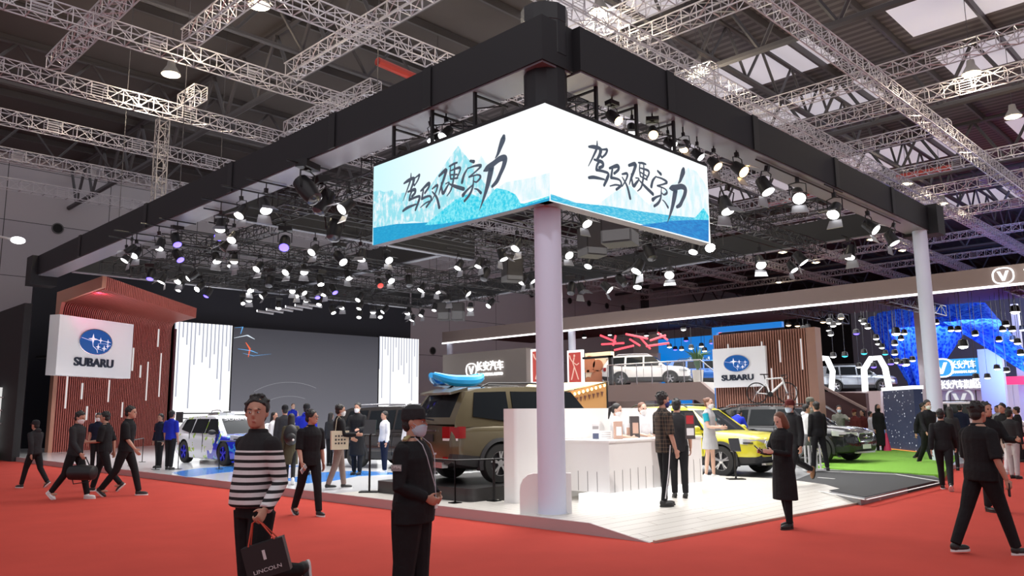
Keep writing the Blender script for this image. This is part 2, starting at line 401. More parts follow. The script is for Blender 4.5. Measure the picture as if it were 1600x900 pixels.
# corner tower
def octo(r,z,c=(8.85,7.95),k=12): return [(c[0]+r*math.cos(2*PI*(j+.5)/k),c[1]+r*math.sin(2*PI*(j+.5)/k),z) for j in range(k)]
o=empty('corner_tower',(8.85,7.95,6.1),'black faceted tower cladding at the near corner above the screen','tower')
g=M(); g.loft([octo(.34,5.9),octo(.34,7.08)]); q=g.build('lower_cladding',blk,o,smooth=20); q.location=(-8.85,-7.95,-6.1)
g=M(); g.loft([octo(.37,7.08),octo(.37,7.62),octo(.375,7.63),octo(.375,7.9)]); q=g.build('upper_cladding',mat('black_gloss',(.012,.012,.015),.25),o,smooth=20); q.location=(-8.85,-7.95,-6.1)
# white columns
colm=mat('white_column',(.70,.75,.90),.45)
spot('column_key',(3.2,3.4,11.6),(8.8,7.9,2.4),900,(.95,.93,1),34,.7,.3); spot('column_key',(17,-1,11.6),(25.1,7.7,3),1500,(.97,.97,1),34,.7,.3)  # two added spots brighten the columns, no fixtures built for them
def column(x,y,r,label,z0=.15):
    o=empty('round_column',(x,y,z0),label,'column'); M().lathe([(r,0),(r,ZB-z0)],n=40).build('shaft',colm,o); M().lathe([(r+.03,0),(r+.03,.012)],n=40).build('base_ring',mat('pale_metal',(.7,.7,.7),.4),o); return o
column(8.82,7.93,.205,'thick white round column below the corner of the big screen')
column(25.15,7.68,.20,'white round column at the right end of the black beam',.1)
# ---------------------------------------------------------------- corner LED screen
SX,SY=8.35,7.52; ZS0,ZS1=4.64,6.12
scr=empty('corner_screen',(SX,SY,ZS0),'large glowing corner screen with brush calligraphy over blue mountains','led screen')
Yl=float(onX(583,320,SX)[1]); Xr=float(onY(1107.5,320,SY)[0])
def loc0(o): o.location=(-SX,-SY,-ZS0); return o
g=M(); g.span((SX+.02,SY+.02,ZS0),(SX+.2,Yl,ZS1)); g.span((SX+.02,SY+.02,ZS0),(Xr,SY+.2,ZS1))
loc0(g.build('cabinet',mat('screen_cabinet',(.25,.25,.28),.5,.3),scr,smooth=0))
g=M(); g.span((SX+.0,SY+.0,ZS1),(SX+.22,Yl,ZS1+.06)); g.span((SX+.22,SY+.0,ZS1),(Xr,SY+.22,ZS1+.06)); loc0(g.build('top_frame',blk,scr,smooth=0))
def art(name,col,s,col2=None,sc=14,thr=.5,stretch=(1,1,1)):
    m=emi(name,col,s)
    if col2:
        t=NT(m); tc=t.n('TexCoord'); mp=t.n('Mapping'); mp.inputs['Scale'].default_value=stretch; t.l(tc.outputs['Object'],mp.inputs[0])
        n=t.n('TexNoise'); n.inputs['Scale'].default_value=sc; n.inputs['Detail'].default_value=8; n.inputs['Roughness'].default_value=.7; t.l(mp.outputs[0],n.inputs['Vector'])
        f=t.math('MULTIPLY',t.math('SUBTRACT',n.outputs['Fac'],thr-.08),6); mr=t.n('Clamp'); t.l(f,mr.inputs[0])
        t.l(t.mix(mr.outputs[0],col,col2),t.b.inputs['Emission Color'])
    return m
WH=(.93,.97,1.0)
skyL=emi('screen_sky_left',(1,1,1),1.02); t=NT(skyL); x=t.xyz(); f=t.math('DIVIDE',t.math('SUBTRACT',x[1],9.3),2.4); cl=t.n('Clamp'); t.l(f,cl.inputs[0]); t.l(t.mix(cl.outputs[0],(.96,.99,1),(.62,.93,.99)),t.b.inputs['Emission Color'])
skyR=emi('screen_sky_right',(.97,1,1),1.02)
pale=art('art_pale_peak',(.30,.76,.86),1.0,WH,9,.54,(1,1,.6)); paler=art('art_pale_slope',(.66,.90,.95),1.0,WH,8,.5,(1,1,.35))
cyan=art('art_cyan_hill',(.0,.60,.80),1.0,(.25,.85,.95),22,.5); blue=art('art_water',(.0,.33,.62),1.0,(.02,.45,.72),12,.55,(1,1,5)); deep=art('art_deep_water',(.0,.17,.55),1.0,(.01,.30,.68),9,.5,(1,1,6)); cyw=art('art_cyan_water',(.02,.48,.75),1.0,(.30,.78,.9),10,.55,(1,1,6))
gl=M(); gr=M()
def quadL(p,mi,off): gl.add([tuple([SX-off]+list(onX(a,b,SX)[1:])) for a,b in p],[tuple(range(len(p)))],mi)
def quadR(p,mi,off): gr.add([(onY(a,b,SY)[0],SY-off,onY(a,b,SY)[2]) for a,b in p],[tuple(range(len(p)))],mi)
gl.add([(SX,SY,ZS0),(SX,Yl,ZS0),(SX,Yl,ZS1),(SX,SY,ZS1)],[(0,1,2,3)],0)
gr.add([(SX,SY,ZS0),(Xr,SY,ZS0),(Xr,SY,ZS1),(SX,SY,ZS1)],[(0,1,2,3)],0)
bL=lambda px: 384.2-(px-583)*.2545
quadL([(583.5,300),(592,297),(600,300),(612,297),(622,303),(640,299),(655,318),(664,340),(620,352),(583.5,357)],1,.002)
quadL([(640,345),(660,310),(680,280),(700,250),(716,228),(722,236),(735,252),(745,262),(757,275),(775,300),(790,318),(735,335),(680,350)],1,.003)
quadL([(742,265),(752,243),(760,255),(770,262),(780,285),(760,290)],2,.004)
quadL([(770,300),(790,285),(830,278),(859,270),(859,306),(815,315)],2,.004)
quadL([(583.5,356),(620,350),(680,347),(730,343),(790,330),(859,308),(859,bL(859)-.5),(583.5,bL(583.5)-.5)],4,.005)
quadL([(664,352),(690,330),(712,312),(735,302),(748,308),(758,314),(768,302),(776,294),(792,297),(806,304),(814,318),(820,318),(859,306),(859,309),(800,328),(740,342),(690,350)],3,.006)
bR=lambda px: 313.2+(px-859.5)*.2650
quadR([(920,330),(960,300),(985,290),(1005,312),(1020,325),(1020,345),(940,335)],2,.002)
quadR([(1010,325),(1035,300),(1060,280),(1075,262),(1088,268),(1100,285),(1107,300),(1107,344),(1020,345)],2,.003)
quadR([(860,303),(900,317),(950,322),(1000,330),(1050,337),(1107,342),(1107,bR(1107)-.6),(860,bR(860)-.5)],5,.004)
quadR([(1000,352),(1050,345),(1107,343),(1107,bR(1107)-.6),(1030,bR(1030)-.6)],6,.005)
quadR([(1083,343),(1092,333),(1099,325),(1107,338),(1107,344)],3,.006)
arts=[skyL,pale,paler,cyan,blue,cyw,deep]; artsR=[skyR]+arts[1:]
loc0(gl.build('screen_image',arts,scr,smooth=0,fix=False)); loc0(gr.build('screen_image',artsR,scr,smooth=0,fix=False))
# brush calligraphy, traced as strokes (crop coords -> metres along the screen)
ST=[[(45,525,14),(90,495,26),(145,475,22),(130,540,22),(105,600,14)],[(115,425,8),(110,490,18),(80,580,14),(35,700,5)],[(135,480,10),(135,520,16),(150,545,16)],[(140,482,10),(180,452,14),(200,440,18),(185,490,16),(155,540,12)],
[(85,610,14),(150,588,26),(155,620,22),(125,655,20)],[(125,600,18),(105,650,18),(100,690,22)],[(100,690,20),(160,665,18),(202,658,20),(190,710,24),(160,792,18)],[(35,802,18),(80,770,22),(165,735,12)],
[(215,600,16),(290,528,28),(295,560,20),(255,622,18)],[(240,590,16),(225,680,22)],[(225,680,20),(300,652,16),(318,690,18),(270,762,18)],[(212,766,8),(260,725,12),(300,705,12)],
[(330,580,12),(380,543,20),(370,600,14),(325,700,8)],[(330,610,10),(375,670,20),(400,768,24)],
[(400,450,20),(465,392,30),(455,450,26),(418,560,20),(395,640,6)],[(420,520,10),(435,625,24),(470,575,20),(500,515,10),(465,530,10)],
[(500,355,12),(545,330,18),(578,318,14)],[(515,350,10),(508,420,14),(515,480,14)],[(510,400,10),(600,368,20),(608,400,16),(575,475,14)],[(520,440,12),(580,436,12)],[(520,482,12),(585,472,14)],[(555,340,12),(550,440,18),(522,580,16),(478,652,8)],[(500,530,10),(560,556,24),(645,582,28)],
[(712,300,18),(748,308,26)],[(690,370,10),(650,440,22),(630,515,26)],[(690,375,10),(760,350,16),(820,348,22),(780,395,14),(700,462,12)],[(700,462,14),(790,440,12),(815,465,20),(775,512,14),(740,500,8)],[(748,450,8),(738,560,18),(705,640,22),(655,702,20)],[(640,645,30),(680,595,18),(740,540,12)],[(755,580,8),(785,588,14),(820,622,22)],
[(1048,58,34),(1040,90,50),(1015,160,40),(990,230,26),(965,272,8)],[(850,400,14),(885,375,46),(950,325,42),(1010,280,44),(1060,275,46),(1050,345,40),(1015,430,34),(980,505,34),(935,555,24)],[(925,370,54),(905,470,48),(875,590,34),(835,715,18),(805,798,3)]]
inkm=mat('calligraphy_ink',(.03,.035,.05),.6,emit=(.055,.075,.105),es=1.0)
def stroke2d(pts):
    P=[(a/6.43+625,b/6.43+205,wd/6.43) for a,b,wd in pts]; out=[]
    for i in range(len(P)-1):
        p0=P[max(i-1,0)];p1=P[i];p2=P[i+1];p3=P[min(i+2,len(P)-1)]
        for k in range(5):
            t=k/5; out.append(tuple(.5*(2*b+(c-a)*t+(2*a-5*b+4*c-d)*t*t+(3*b-a-3*c+d)*t**3) for a,b,c,d in zip(p0,p1,p2,p3)))
    out.append(P[-1]); return out
def ribbon(g,path,fn):
    """path of (s,z,w) in metres -> flat brush mark; fn(s,z)->3D with 6 mm relief"""
    L=[];R=[]
    n=len(path)
    for i,(s,z,wd) in enumerate(path):
        a=path[max(i-1,0)];b=path[min(i+1,n-1)]; dx,dz=b[0]-a[0],b[1]-a[1]; l=math.hypot(dx,dz) or 1
        nx,nz=-dz/l*wd/2,dx/l*wd/2; L.append((s+nx,z+nz)); R.append((s-nx,z-nz))
    vs=[fn(*q) for q in L]+[fn(*q) for q in R]; g.add(vs,[(i,i+1,n+i+1,n+i) for i in range(n-1)])
    for e in(0,n-1):
        s,z,wd=path[e]; c=[fn(s+wd/2*math.cos(a*PI/5),z+wd/2*math.sin(a*PI/5)) for a in range(10)]; g.add(c,[tuple(range(10))])
paths=[]
for st in ST:
    pp=[]
    for (a,b,wd) in stroke2d(st):
        p=onX(a,b,SX); dpm=FOC/float((p-C0).dot(RW[:,2])); pp.append((-p[1],p[2],wd/dpm*1.5))
    paths.append(pp)
smin=min(q[0] for p in paths for q in p); smax=max(q[0] for p in paths for q in p); zmin=min(q[1] for p in paths for q in p); zmax=max(q[1] for p in paths for q in p)
g=M()
for i,p in enumerate(paths): ribbon(g,p,lambda s,z,i=i:(SX-.009-.0002*i,-s,z))
loc0(g.build('calligraphy',inkm,scr,smooth=0,fix=False))
# same text on the right face
tl=onY(918,232,SY); bot=onY(1037,347,SY); rt=onY(1070,300,SY)
s0,s1=float(tl[0]),float(rt[0]); g=M()
top_=float(onY(1060,262,SY)[2]); zt_=float(onY(935,222,SY)[2]); zb_=float(bot[2])
sc=(s1-s0)/(smax-smin); scz=(max(top_,zt_)-zb_)/(zmax-zmin)
for i,p in enumerate(paths):
    def fn(s,z,i=i):
        return (s0+(s-smin)*sc,SY-.009-.0002*i,zb_+(z-zmin)*scz)
    ribbon(g,p,fn)
print('calligraphy',s0,s1,sc,scz)
loc0(g.build('calligraphy',inkm,scr,smooth=0,fix=False))
# hanging brackets of the screen
brm=mat('black_steel',(.02,.02,.022),.45,.3)
for i,(x0,y0,dx,dy) in enumerate([(8.5,11.4,.75,-0),(8.5,10.3,.75,0),(8.5,9.2,.75,0),(9.75,7.66,0,.75),(10.85,7.66,0,.75),(12.0,7.66,0,.75)]):
    g=M(); g.box((x0,y0,(ZS1+6.84)/2+.0),(.05,.05,.8)); g.tube((x0,y0,6.78),(x0+dx,y0+dy,6.78),.025,n=6); g.tube((x0+dx*.9,y0+dy*.9,6.78),(x0,y0,6.55),.012,n=5)
    tag(g.build('screen_hanger',brm,smooth=0),f'black steel hanger holding the {"left" if i<3 else "right"} face of the corner screen, {ORD[i%3]} from its {"left" if i<3 else "corner"}','hanger','hangers of the corner screen')
# ---------------------------------------------------------------- stage backdrop and LED wall
YB=42.0
tag(M().span((float(onY(52,470,YB+.9)[0]),YB+.9,0),(33.6,YB+1.2,8.9)).build('backdrop_wall',mat('backdrop_black',(.012,.013,.022),.7),smooth=0),'tall black backdrop wall behind the stage screens','backdrop')
tag(M().span((8.25,33.9,0),(8.5,42.9,5.85)).build('side_partition',mat('partition_black',(.012,.012,.014),.7),smooth=0),'black side partition at the far left edge of the booth','partition')
def ledwhite():
    m=emi('led_white',(1,1,1),1.2); t=NT(m); x=t.xyz()
    c=t.math('FLOOR',t.math('MULTIPLY',x[0],4.6)); n=t.n('TexWhiteNoise',noise_dimensions='1D'); t.l(c,n.inputs['W'])
    f=t.math('FRACT',t.math('MULTIPLY',x[0],4.6))
    ln=t.math('MULTIPLY',t.math('LESS_THAN',f,.36),t.math('GREATER_THAN',x[2],t.math('MULTIPLY_ADD',n.outputs['Value'],4.2,1.8)))
    t.l(t.mix(ln,(1,1,1),(.36,.38,.46)),t.b.inputs['Emission Color']); return m
LW=ledwhite(); dk=mat('led_bezel',(.02,.02,.02),.5)
def led(p0,p1,zt,m,label,name='led_panel',extra=None):
    x0=float(onY(p0,505,YB-.3)[0]); x1=float(onY(p1,505,YB-.3)[0])
    o=empty(name,(x0,YB-.3,.15),label,'led screen')
    M().span((0,.02,0),(x1-x0,.3,zt-.15)).build('cabinet',dk,o,smooth=0)
    M().add([(0.02,0,.02),(x1-x0-.02,0,.02),(x1-x0-.02,0,zt-.17),(.02,0,zt-.17)],[(0,1,2,3)]).build('screen_image',m,o,smooth=0)
    return o,x0,x1
led(273,364,6.5,LW,'bright white LED panel with vertical streaks at left of the stage')
led(593,655,6.5,LW,'bright white LED panel with vertical streaks right of the dark screen')
dsm=emi('led_dark_image',(.1,.1,.12),1.); t=NT(dsm); x=t.xyz(); f=t.math('DIVIDE',x[2],6.4); t.l(t.mix(f,(.17,.17,.20),(.035,.036,.048)),t.b.inputs['Emission Color'])
o,x0,x1=led(365,592,6.44,dsm,'large dark grey stage screen between two white panels','stage_screen')
g=M()
for (a,b,c,mi,wd) in(((367,512),(379,511),(376,522),0,.1),((366,528),(386,524),(398,530),1,.16),((372,545),(392,548),(403,552),0,.12),((384,535),(390,545),(388,558),2,.14),((380,552),(396,556),(424,553),0,.07)):
    P=[onY(*q,YB-.33) for q in(a,b,c)]; g.path([(p[0]-x0,p[1]-YB+.3,p[2]-.15) for p in P],[wd*.3,wd,wd*.2],n=6,mi=mi,flat=.15)
g.build('image_glow',[emi('glow_cyan',(.15,.5,1),1.0),emi('glow_white',(.8,.9,1),1.),emi('glow_red',(1,.15,.05),1.)],o)
g=M()
for rr,th0,th1 in((2.1,1.2,2.6),(2.9,1.1,2.2)):
    g.path([(3.6+rr*1.3*math.cos(th0+(th1-th0)*i/14),-.004,.4+rr*math.sin(th0+(th1-th0)*i/14)) for i in range(15)],.012,n=4)
g.build('light_arc',emi('arc_grey',(.5,.5,.55),.6),o)
# ---------------------------------------------------------------- red slatted wall with canopy (left)
slat=mat('red_slat',(.55,.15,.12),.5); sback=mat('slat_backing',(.10,.022,.03),.7); salm=mat('salmon_fascia',(.62,.29,.20),.5)
wst=emi('strip_glow',(.9,.85,.85),.75)
W1=Vector((10.42,37.2,0)); W2=Vector((16.95,41.75,0)); D1,D2=5.1,2.9; HT=6.45
o=empty('slatted_wall',(W1.x,W1.y,.15),'tall red slatted wall curving over into a canopy behind the left white sign','slatted wall')
off=Vector((-W1.x,-W1.y,-.15)); wd=(W2-W1).normalized()
g=M(); NS=62
for i in range(NS):
    t_=(i+.5)/NS; b=W1.lerp(W2,t_); D=D1+(D2-D1)*t_; r=.55; pts=[b+Vector((0,0,.15)),b+Vector((0,0,HT-r))]
    for k in range(1,7):
        a=k/6*PI/2; pts.append(b+Vector((0,-r*(1-math.cos(a)),HT-r+r*math.sin(a))))
    pts.append(b+Vector((0,-D,HT))); pts.append(b+Vector((0,-D,HT+.42)))
    vs=[];hw=.034
    nrm=[Vector((0,-1,0))]*2+[Vector((0,-math.cos(k/6*PI/2),-math.sin(k/6*PI/2))) for k in range(1,7)]+[Vector((0,-1,-1)).normalized(),Vector((0,-1,0))]
    for p,nn in zip(pts,nrm):
        p=p+off
        vs+= [p+wd*hw+nn*.09,p-wd*hw+nn*.09,p-wd*hw,p+wd*hw]
    fs=[]
    for k in range(len(pts)-1):
        for j in range(4): fs.append((k*4+j,k*4+(j+1)%4,k*4+4+(j+1)%4,k*4+4+j))
    g.add(vs,fs,0)
g.build('slats',slat,o,smooth=0)
g=M(); A=[W1+off,W2+off]
g.prism([(0,0),(1,0),(1,1),(0,1)],lambda u,v,h:A[0].lerp(A[1],u)+Vector((0,.05+h,v*(HT+.4))),0,.25)
F=[W1,W2,W2+Vector((0,-D2,0)),W1+Vector((0,-D1,0))]
g.prism([(q.x+off.x,q.y+off.y) for q in F],lambda u,v,h:(u,v,h-.15),HT+.06,HT+.42)
g.build('backing',sback,o,smooth=0)
g=M(); a=W1+Vector((-.12,.3,0)); 
g.prism([(a.y+off.y,HT-.15+.42),(W1.y-D1-.1+off.y,HT-.15+.42),(W1.y-D1-.1+off.y,HT-.15-.02),(a.y-.75+off.y,HT-.15-.08),(a.y-.5+off.y,HT-.15-.6),(a.y-.45+off.y,0),(a.y+off.y,0)],lambda u,v,h:(W1.x+off.x-.12+h,u,v),0,.14)
g.build('side_fascia',salm,o,smooth=0)
for i,(u,z0,z1) in enumerate([(.08,1.8,3.2),(.2,2.2,2.9),(.33,.9,1.6),(.42,2.1,3.1),(.55,1.4,2.1),(.62,3.6,4.7),(.7,3.3,3.9),(.77,2.2,4.1),(.9,2.4,4.6),(.86,4.9,5.8),(.25,1.3,1.9)]):
    b=W1.lerp(W2,u)+off; M().box((b.x+.0,b.y-.1,(z0+z1)/2),(.07,.04,z1-z0),rz=math.atan2(wd.y,wd.x)).build('light_strip',wst,o,smooth=0)
M().prism([(0,0),(1,0),(1,1),(0,1)],lambda u,v,h:(W2+off+Vector((.02+u*.10,-.45+h,v*(HT-.4)))),0,.1).build('end_panel',mat('end_maroon',(.10,.03,.05),.5),o,smooth=0)
spot('pink_wash',(10.5,33,6.3),(13,38.8,6.4),160,(1,.12,.35),100,1)
# ---------------------------------------------------------------- white sign boards
signm=mat('sign_white',(.80,.80,.82),.5,emit=(.8,.82,.88),es=.14); sblue=mat('emblem_blue',(.01,.13,.50),.25); chrome=mat('chrome',(.75,.77,.8),.12,1); sstar=mat('emblem_star',(.9,.93,1),.3,emit=(.8,.9,1),es=.4); inkblue=mat('letter_navy',(.015,.025,.05),.4)
def star(g,cx,cy,a,b,y,mi):
    p=[]
    for k in range(8):
        an=PI/2+k*PI/4; r=(1 if k%2==0 else .28); p.append((cx+a*r*math.cos(an),cy+b*r*math.sin(an)))
    g.prism(p,lambda u,v,h:(u,h,v),-y,-y-.01,mi)
def signboard(name,loc,rz,W,H,D,label,tw=.52,ew=.43,cu=.47):
    """front face in local XZ plane at y=0 facing -Y; x along width"""
    o=empty(name,loc,label,'sign',rz)
    g=M(); g.span((0,0,0),(W,D,H)); g.build('board',signm,o,smooth=0)
    cx,cz=cu*W,H*.60; a,b=ew*W/2,ew*W/2*.60
    g=M()
    el=lambda k,n=36:(math.cos(2*PI*k/n),math.sin(2*PI*k/n))
    g.prism([(cx+a*1.06*el(k)[0],cz+b*1.06*el(k)[1]) for k in range(36)],lambda u,v,h:(u,h,v),-.005,-.05,0)
    g.prism([(cx+a*el(k)[0],cz+b*el(k)[1]) for k in range(36)],lambda u,v,h:(u,h,v),-.05,-.065,1)
    y=.066
    star(g,cx-a*.22,cz+b*.22,a*.30,b*.42,y,2)
    for (u,v,s) in((.25,.16,.15),(.72,.10,.13),(.12,-.38,.15),(.50,-.46,.16),(.72,-.26,.12)): star(g,cx+a*u,cz+b*v,a*s,b*s*1.6,y,2)
    def streak(pts,wd):
        P=[(cx+a*u,cz+b*v,wd*b) for u,v in pts]; L=[]
        g.path([(u,-y-.004,v) for u,v,_ in P],wd*b*.5,n=4,mi=2,flat=.3)
    streak([(-.92,.25),(-.5,.12),(-.25,.05),(-.2,-.35),(.05,-.62),(.1,-.85)],.09); streak([(-.1,.2),(.3,.16),(.9,.06)],.07); streak([(.1,-.1),(.6,-.08),(.9,-.2)],.06); streak([(.05,-.5),(.35,-.62),(.7,-.5)],.06)
    g.build('emblem',[chrome,sblue,sstar],o,smooth=0)
    text('lettering','SUBARU',H*.2,inkblue,o,(cx,-.03,H*.235),(PI/2,0,0),.03,bold=.012*H/3,width=tw*W)
    g=M(); g.span((W*.08,D,H*.3),(W*.14,D+.9,H*.34)); g.span((W*.85,D,H*.3),(W*.9,D+.9,H*.34)); g.build('mount',brm,o,smooth=0)
    return o
TL=onz(94,491,5.6); TR_=onz(209,507,5.6); d=Vector(TR_-TL); Wd=d.length
signboard('sign_board',(TL[0],TL[1],3.22),math.atan2(d.y,d.x),Wd,5.6-3.22,.5,'white sign board with blue oval emblem on the left slatted wall')
TL=onX(1113,547,27.1); TR_=onX(1195,541,27.1); BL=onX(1119,606,27.1)
signboard('sign_board',(27.1,TL[1],BL[2]),-PI/2,TL[1]-TR_[1],TL[2]-BL[2]+.03,.12,'white sign board with blue oval emblem on the right slatted wall',.6,.47,.47)
# right slatted wall
sl2=mat('brown_slat',(.42,.20,.15),.55); sb2=mat('brown_backing',(.06,.025,.02),.7)
yl=float(onX(1116,560,27.5)[1]); yr=float(onX(1277,560,27.5)[1]); zt=4.48
o=empty('slatted_wall',(27.5,yr,.1),'brown slatted wall behind the right white sign','slatted wall')
g=M(); n=38
for i in range(n):
    y=.35+(yl-yr-.35)*(i+.5)/n; g.box((0,y,(zt-.1)/2),(.1,.045,zt-.1))
g.build('slats',sl2,o,smooth=0)
M().span((.08,0.05,0),(.4,yl-yr,zt-.1)).build('backing',sb2,o,smooth=0); M().span((-.05,0,0),(.42,.34,zt-.1)).build('end_panel',mat('brown_panel',(.40,.22,.17),.5),o,smooth=0)
for u,z0,z1 in((.33,3.2,4.0),(.42,2.2,3.0),(.50,3.4,4.0),(.2,1.5,2.3),(.13,2.9,4.0),(.28,1.2,2.0),(.84,3.3,4.0),(.7,.8,1.5)):
    M().box((-.06,(yl-yr)*u,(z0+z1)/2),(.03,.045,z1-z0)).build('light_strip',wst,o,smooth=0)
# ---------------------------------------------------------------- reception counter
cw=mat('counter_white',(.82,.80,.78),.4); cline=mat('counter_groove',(.22,.2,.2),.6); glow=emi('plinth_glow',(1,.98,.96),1.6)
def rrect(x0,y0,x1,y1,r,k=6,corners=(1,1,1,1)):
    P=[]
    for (cx,cy,a0,on) in((x1-r,y1-r,0,corners[0]),(x0+r,y1-r,90,corners[1]),(x0+r,y0+r,180,corners[2]),(x1-r,y0+r,270,corners[3])):
        if not on: P.append((cx+(r if a0 in(0,270) else -r),cy+(r if a0 in(0,90) else -r))); continue
        for i in range(k+1): a=math.radians(a0+90*i/k); P.append((cx+r*math.cos(a),cy+r*math.sin(a)))
    return P
CX0,CY0,CX1=10.42,8.12,13.2
o=empty('reception_counter',(CX0,CY0,.15),'white reception counter with glowing plinth behind the round column','counter')
Z=lambda u,v,h:(u-CX0,v-CY0,h-.15)
g=M(); g.prism([(CX0,CY0),(CX1,CY0),(CX1,CY0+.5),(CX0+.75,CY0+.5),(CX0+.75,9.22),(CX0,9.22)],Z,.3,1.10); g.build('body',cw,o,smooth=0)
g=M(); g.prism([(CX0-.02,CY0-.02),(CX1+.02,CY0-.02),(CX1+.02,CY0+.54),(CX0+.8,CY0+.54),(CX0+.8,9.22),(CX0-.02,9.22)],Z,1.10,1.13); g.build('worktop',mat('counter_top',(.86,.84,.82),.25),o,smooth=0)
g=M(); g.prism(rrect(10.12,8.0,13.05,8.6,.14),Z,.152,.29); g.build('glowing_plinth',glow,o,smooth=30)
g=M()
for i in range(13):
    x=CX0+.12+i*.215; g.span((x,CY0-.003,.31-.15),(x+.012,CY0+.01,.31+.34-.15+.015*i)) if False else g.add([(x-CX0,-.003,.16),(x-CX0+.012,-.003,.16),(x-CX0+.012,-.003,.50+.006*i),(x-CX0,-.003,.50+.006*i)],[(0,1,2,3)])
for i in range(3): g.add([(-.003,.25+.2*i,.16),(-.003,.262+.2*i,.16),(-.003,.262+.2*i,.48),(-.003,.25+.2*i,.48)],[(0,1,2,3)])
for i in range(3): g.add([(-.003,.98,.25+.3*i),(-.003,1.0,.25+.3*i),(-.003,1.0,.38+.3*i),(-.003,.98,.38+.3*i)],[(0,1,2,3)])
g.build('grooves',cline,o,smooth=0,fix=False)
o=empty('back_counter_wall',(9.42,9.25,.15),'white chest-high wall behind the reception counter','partition')
g=M(); g.prism(rrect(9.42,9.25,12.2,9.55,.05)+[],lambda u,v,h:(u-9.42,v-9.25,h-.15),.15,1.66)
g.build('wall_panel',cw,o,smooth=20)
g=M(); P=[(12.15,9.25),(12.6,9.2),(13.0,9.05),(13.35,8.85),(13.45,9.0),(13.1,9.25),(12.65,9.5),(12.15,9.55)]
g.prism(P,lambda u,v,h:(u-9.42,v-9.25,h-.15),.15,1.66); g.build('curved_panel',cw,o,smooth=30)
tag(M().prism([(0,0),(.75,0),(.75,.57),(.2,.57),(.12,.55),(.05,.49),(.01,.4),(0,.3)],lambda u,v,h:(8.5+(u*.69)+h*.7,8.27-(u*.72)+h*.7,.15+v),0,.08).build('low_panel',cw,smooth=0),'low white panel with rounded corner beside the round column','panel')
spot('counter_key',(12,1,11.8),(12,8.4,.7),4200,(1,.97,.93),24,.8,.3)  # added spot that brightens the counter front, no fixture built
area('counter_lamp',(11.6,8.9,3.6),(0,0,0),2.4,1.6,60,(1,.97,.93))
# things on the counter
paper=mat('white_paper',(.85,.85,.85),.6); slate=mat('slate_blue',(.10,.12,.20),.4); kraft=mat('warm_print',(.55,.36,.28),.6); dprint=mat('dark_print',(.08,.07,.07),.4)
def onctr(px,py): return onz(px,py,1.13)
def thing1(name,g,m,loc,label,cat,rz=0,group=None): return tag(g.build(name,m,loc=loc,rz=rz,smooth=0),label,cat,group)
p=onctr(931,687); o=empty('price_card',p,'small two-tone price card standing at the left end of the counter','card',-PI/4)
M().box((0,0,.13),(.12,.012,.26)).build('card',paper,o,smooth=0); M().box((0,-.008,.06),(.1,.006,.09)).build('dark_block',slate,o,smooth=0); M().box((0,-.008,.2),(.1,.006,.05)).build('grey_block',mat('grey_print',(.4,.38,.38),.5),o,smooth=0); M().box((0,.02,.005),(.12,.08,.01)).build('foot',paper,o,smooth=0)
p=onctr(947,686); o=empty('notice_card',p,'white notice card lying slanted beside the price card','card',-PI/4)
M().box((0,0,.07),(.22,.01,.14)).build('card',paper,o,smooth=0); 
for k in range(3): M().box((0,-.007,.11-.035*k),(.16,.004,.01)).build('print_line',mat('grey_print',(.4,.38,.38),.5),o,smooth=0)
for i,(px,py,w_,h_,m1,m2,lab) in enumerate([(966,686,.15,.30,kraft,paper,'white gift bag with warm coloured print on the counter'),(992,684,.17,.38,dprint,kraft,'tall dark printed gift bag on the counter before the receptionists'),(981,684,.12,.26,paper,kraft,'small white carton between the two gift bags')]):
    p=onctr(px,py); o=empty('gift_bag',p,lab,'bag',-PI/4)
    M().box((0,0,h_/2),(w_,.08,h_)).build('bag_body',m1,o,smooth=0); M().box((.01,-.043,h_*.45),(w_*.6,.004,h_*.5)).build('printed_label',m2,o,smooth=0)
    M().path([(-w_*.2,-.02,h_),(-w_*.15,-.02,h_+.07),(w_*.15,-.02,h_+.07),(w_*.2,-.02,h_)],.005,n=5).build('handle',paper,o)
for i,(px,py) in enumerate([(1010,685),(1022,684)]):
    p=onctr(px,py); thing1('leaflet',M().box((0,0,.004),(.2,.12,.008)),mat('grey_print',(.4,.38,.38),.5),p,['grey leaflet lying flat on the counter, left one','grey leaflet lying flat on the counter, nearer the plaid shirt'][i],'leaflet',.3*i)
p=onctr(1079,686); o=empty('poster_stand',p,'small standing poster with red picture at the right end of the counter','poster',-PI/3.6)
M().box((0,0,.22),(.16,.012,.44)).build('board',dprint,o,smooth=0); M().box((0,-.008,.32),(.12,.004,.14)).build('red_picture',mat('red_print',(.5,.04,.05),.4),o,smooth=0); M().box((0,-.008,.12),(.12,.004,.12)).build('pale_picture',paper,o,smooth=0)
# ---------------------------------------------------------------- black plinth and small barriers
blkp=mat('plinth_black',(.03,.028,.028),.35)
tag(M().prism(rrect(9.05,9.93,14.4,12.6,.16),lambda u,v,h:(u,v,h),.15,.365).build('car_plinth',blkp,smooth=30),'black rounded plinth beneath the olive brown car','plinth')
bar=mat('barrier_black',(.02,.02,.02),.35,.5)
def barrier(a,b,label,h=.55,base=.15):
    o=empty('barrier_rail',(a[0],a[1],base),label,'barrier'); d=(b[0]-a[0],b[1]-a[1])
    M().path([(0,0,h),(d[0],d[1],h)],.014,n=6).build('top_rail',bar,o)
    for k in(0,1): M().tube((d[0]*k,d[1]*k,0),(d[0]*k,d[1]*k,h),.014,n=6).build('post',bar,o); M().box((d[0]*k,d[1]*k,.006),(.16,.16,.012)).build('foot',bar,o,smooth=0)
def P2(px,py,z=.15): p=onz(px,py,z); return (float(p[0]),float(p[1]))
barrier(P2(711,786),P2(771,783),'thin black barrier rail behind the guard, along the black plinth',.68)
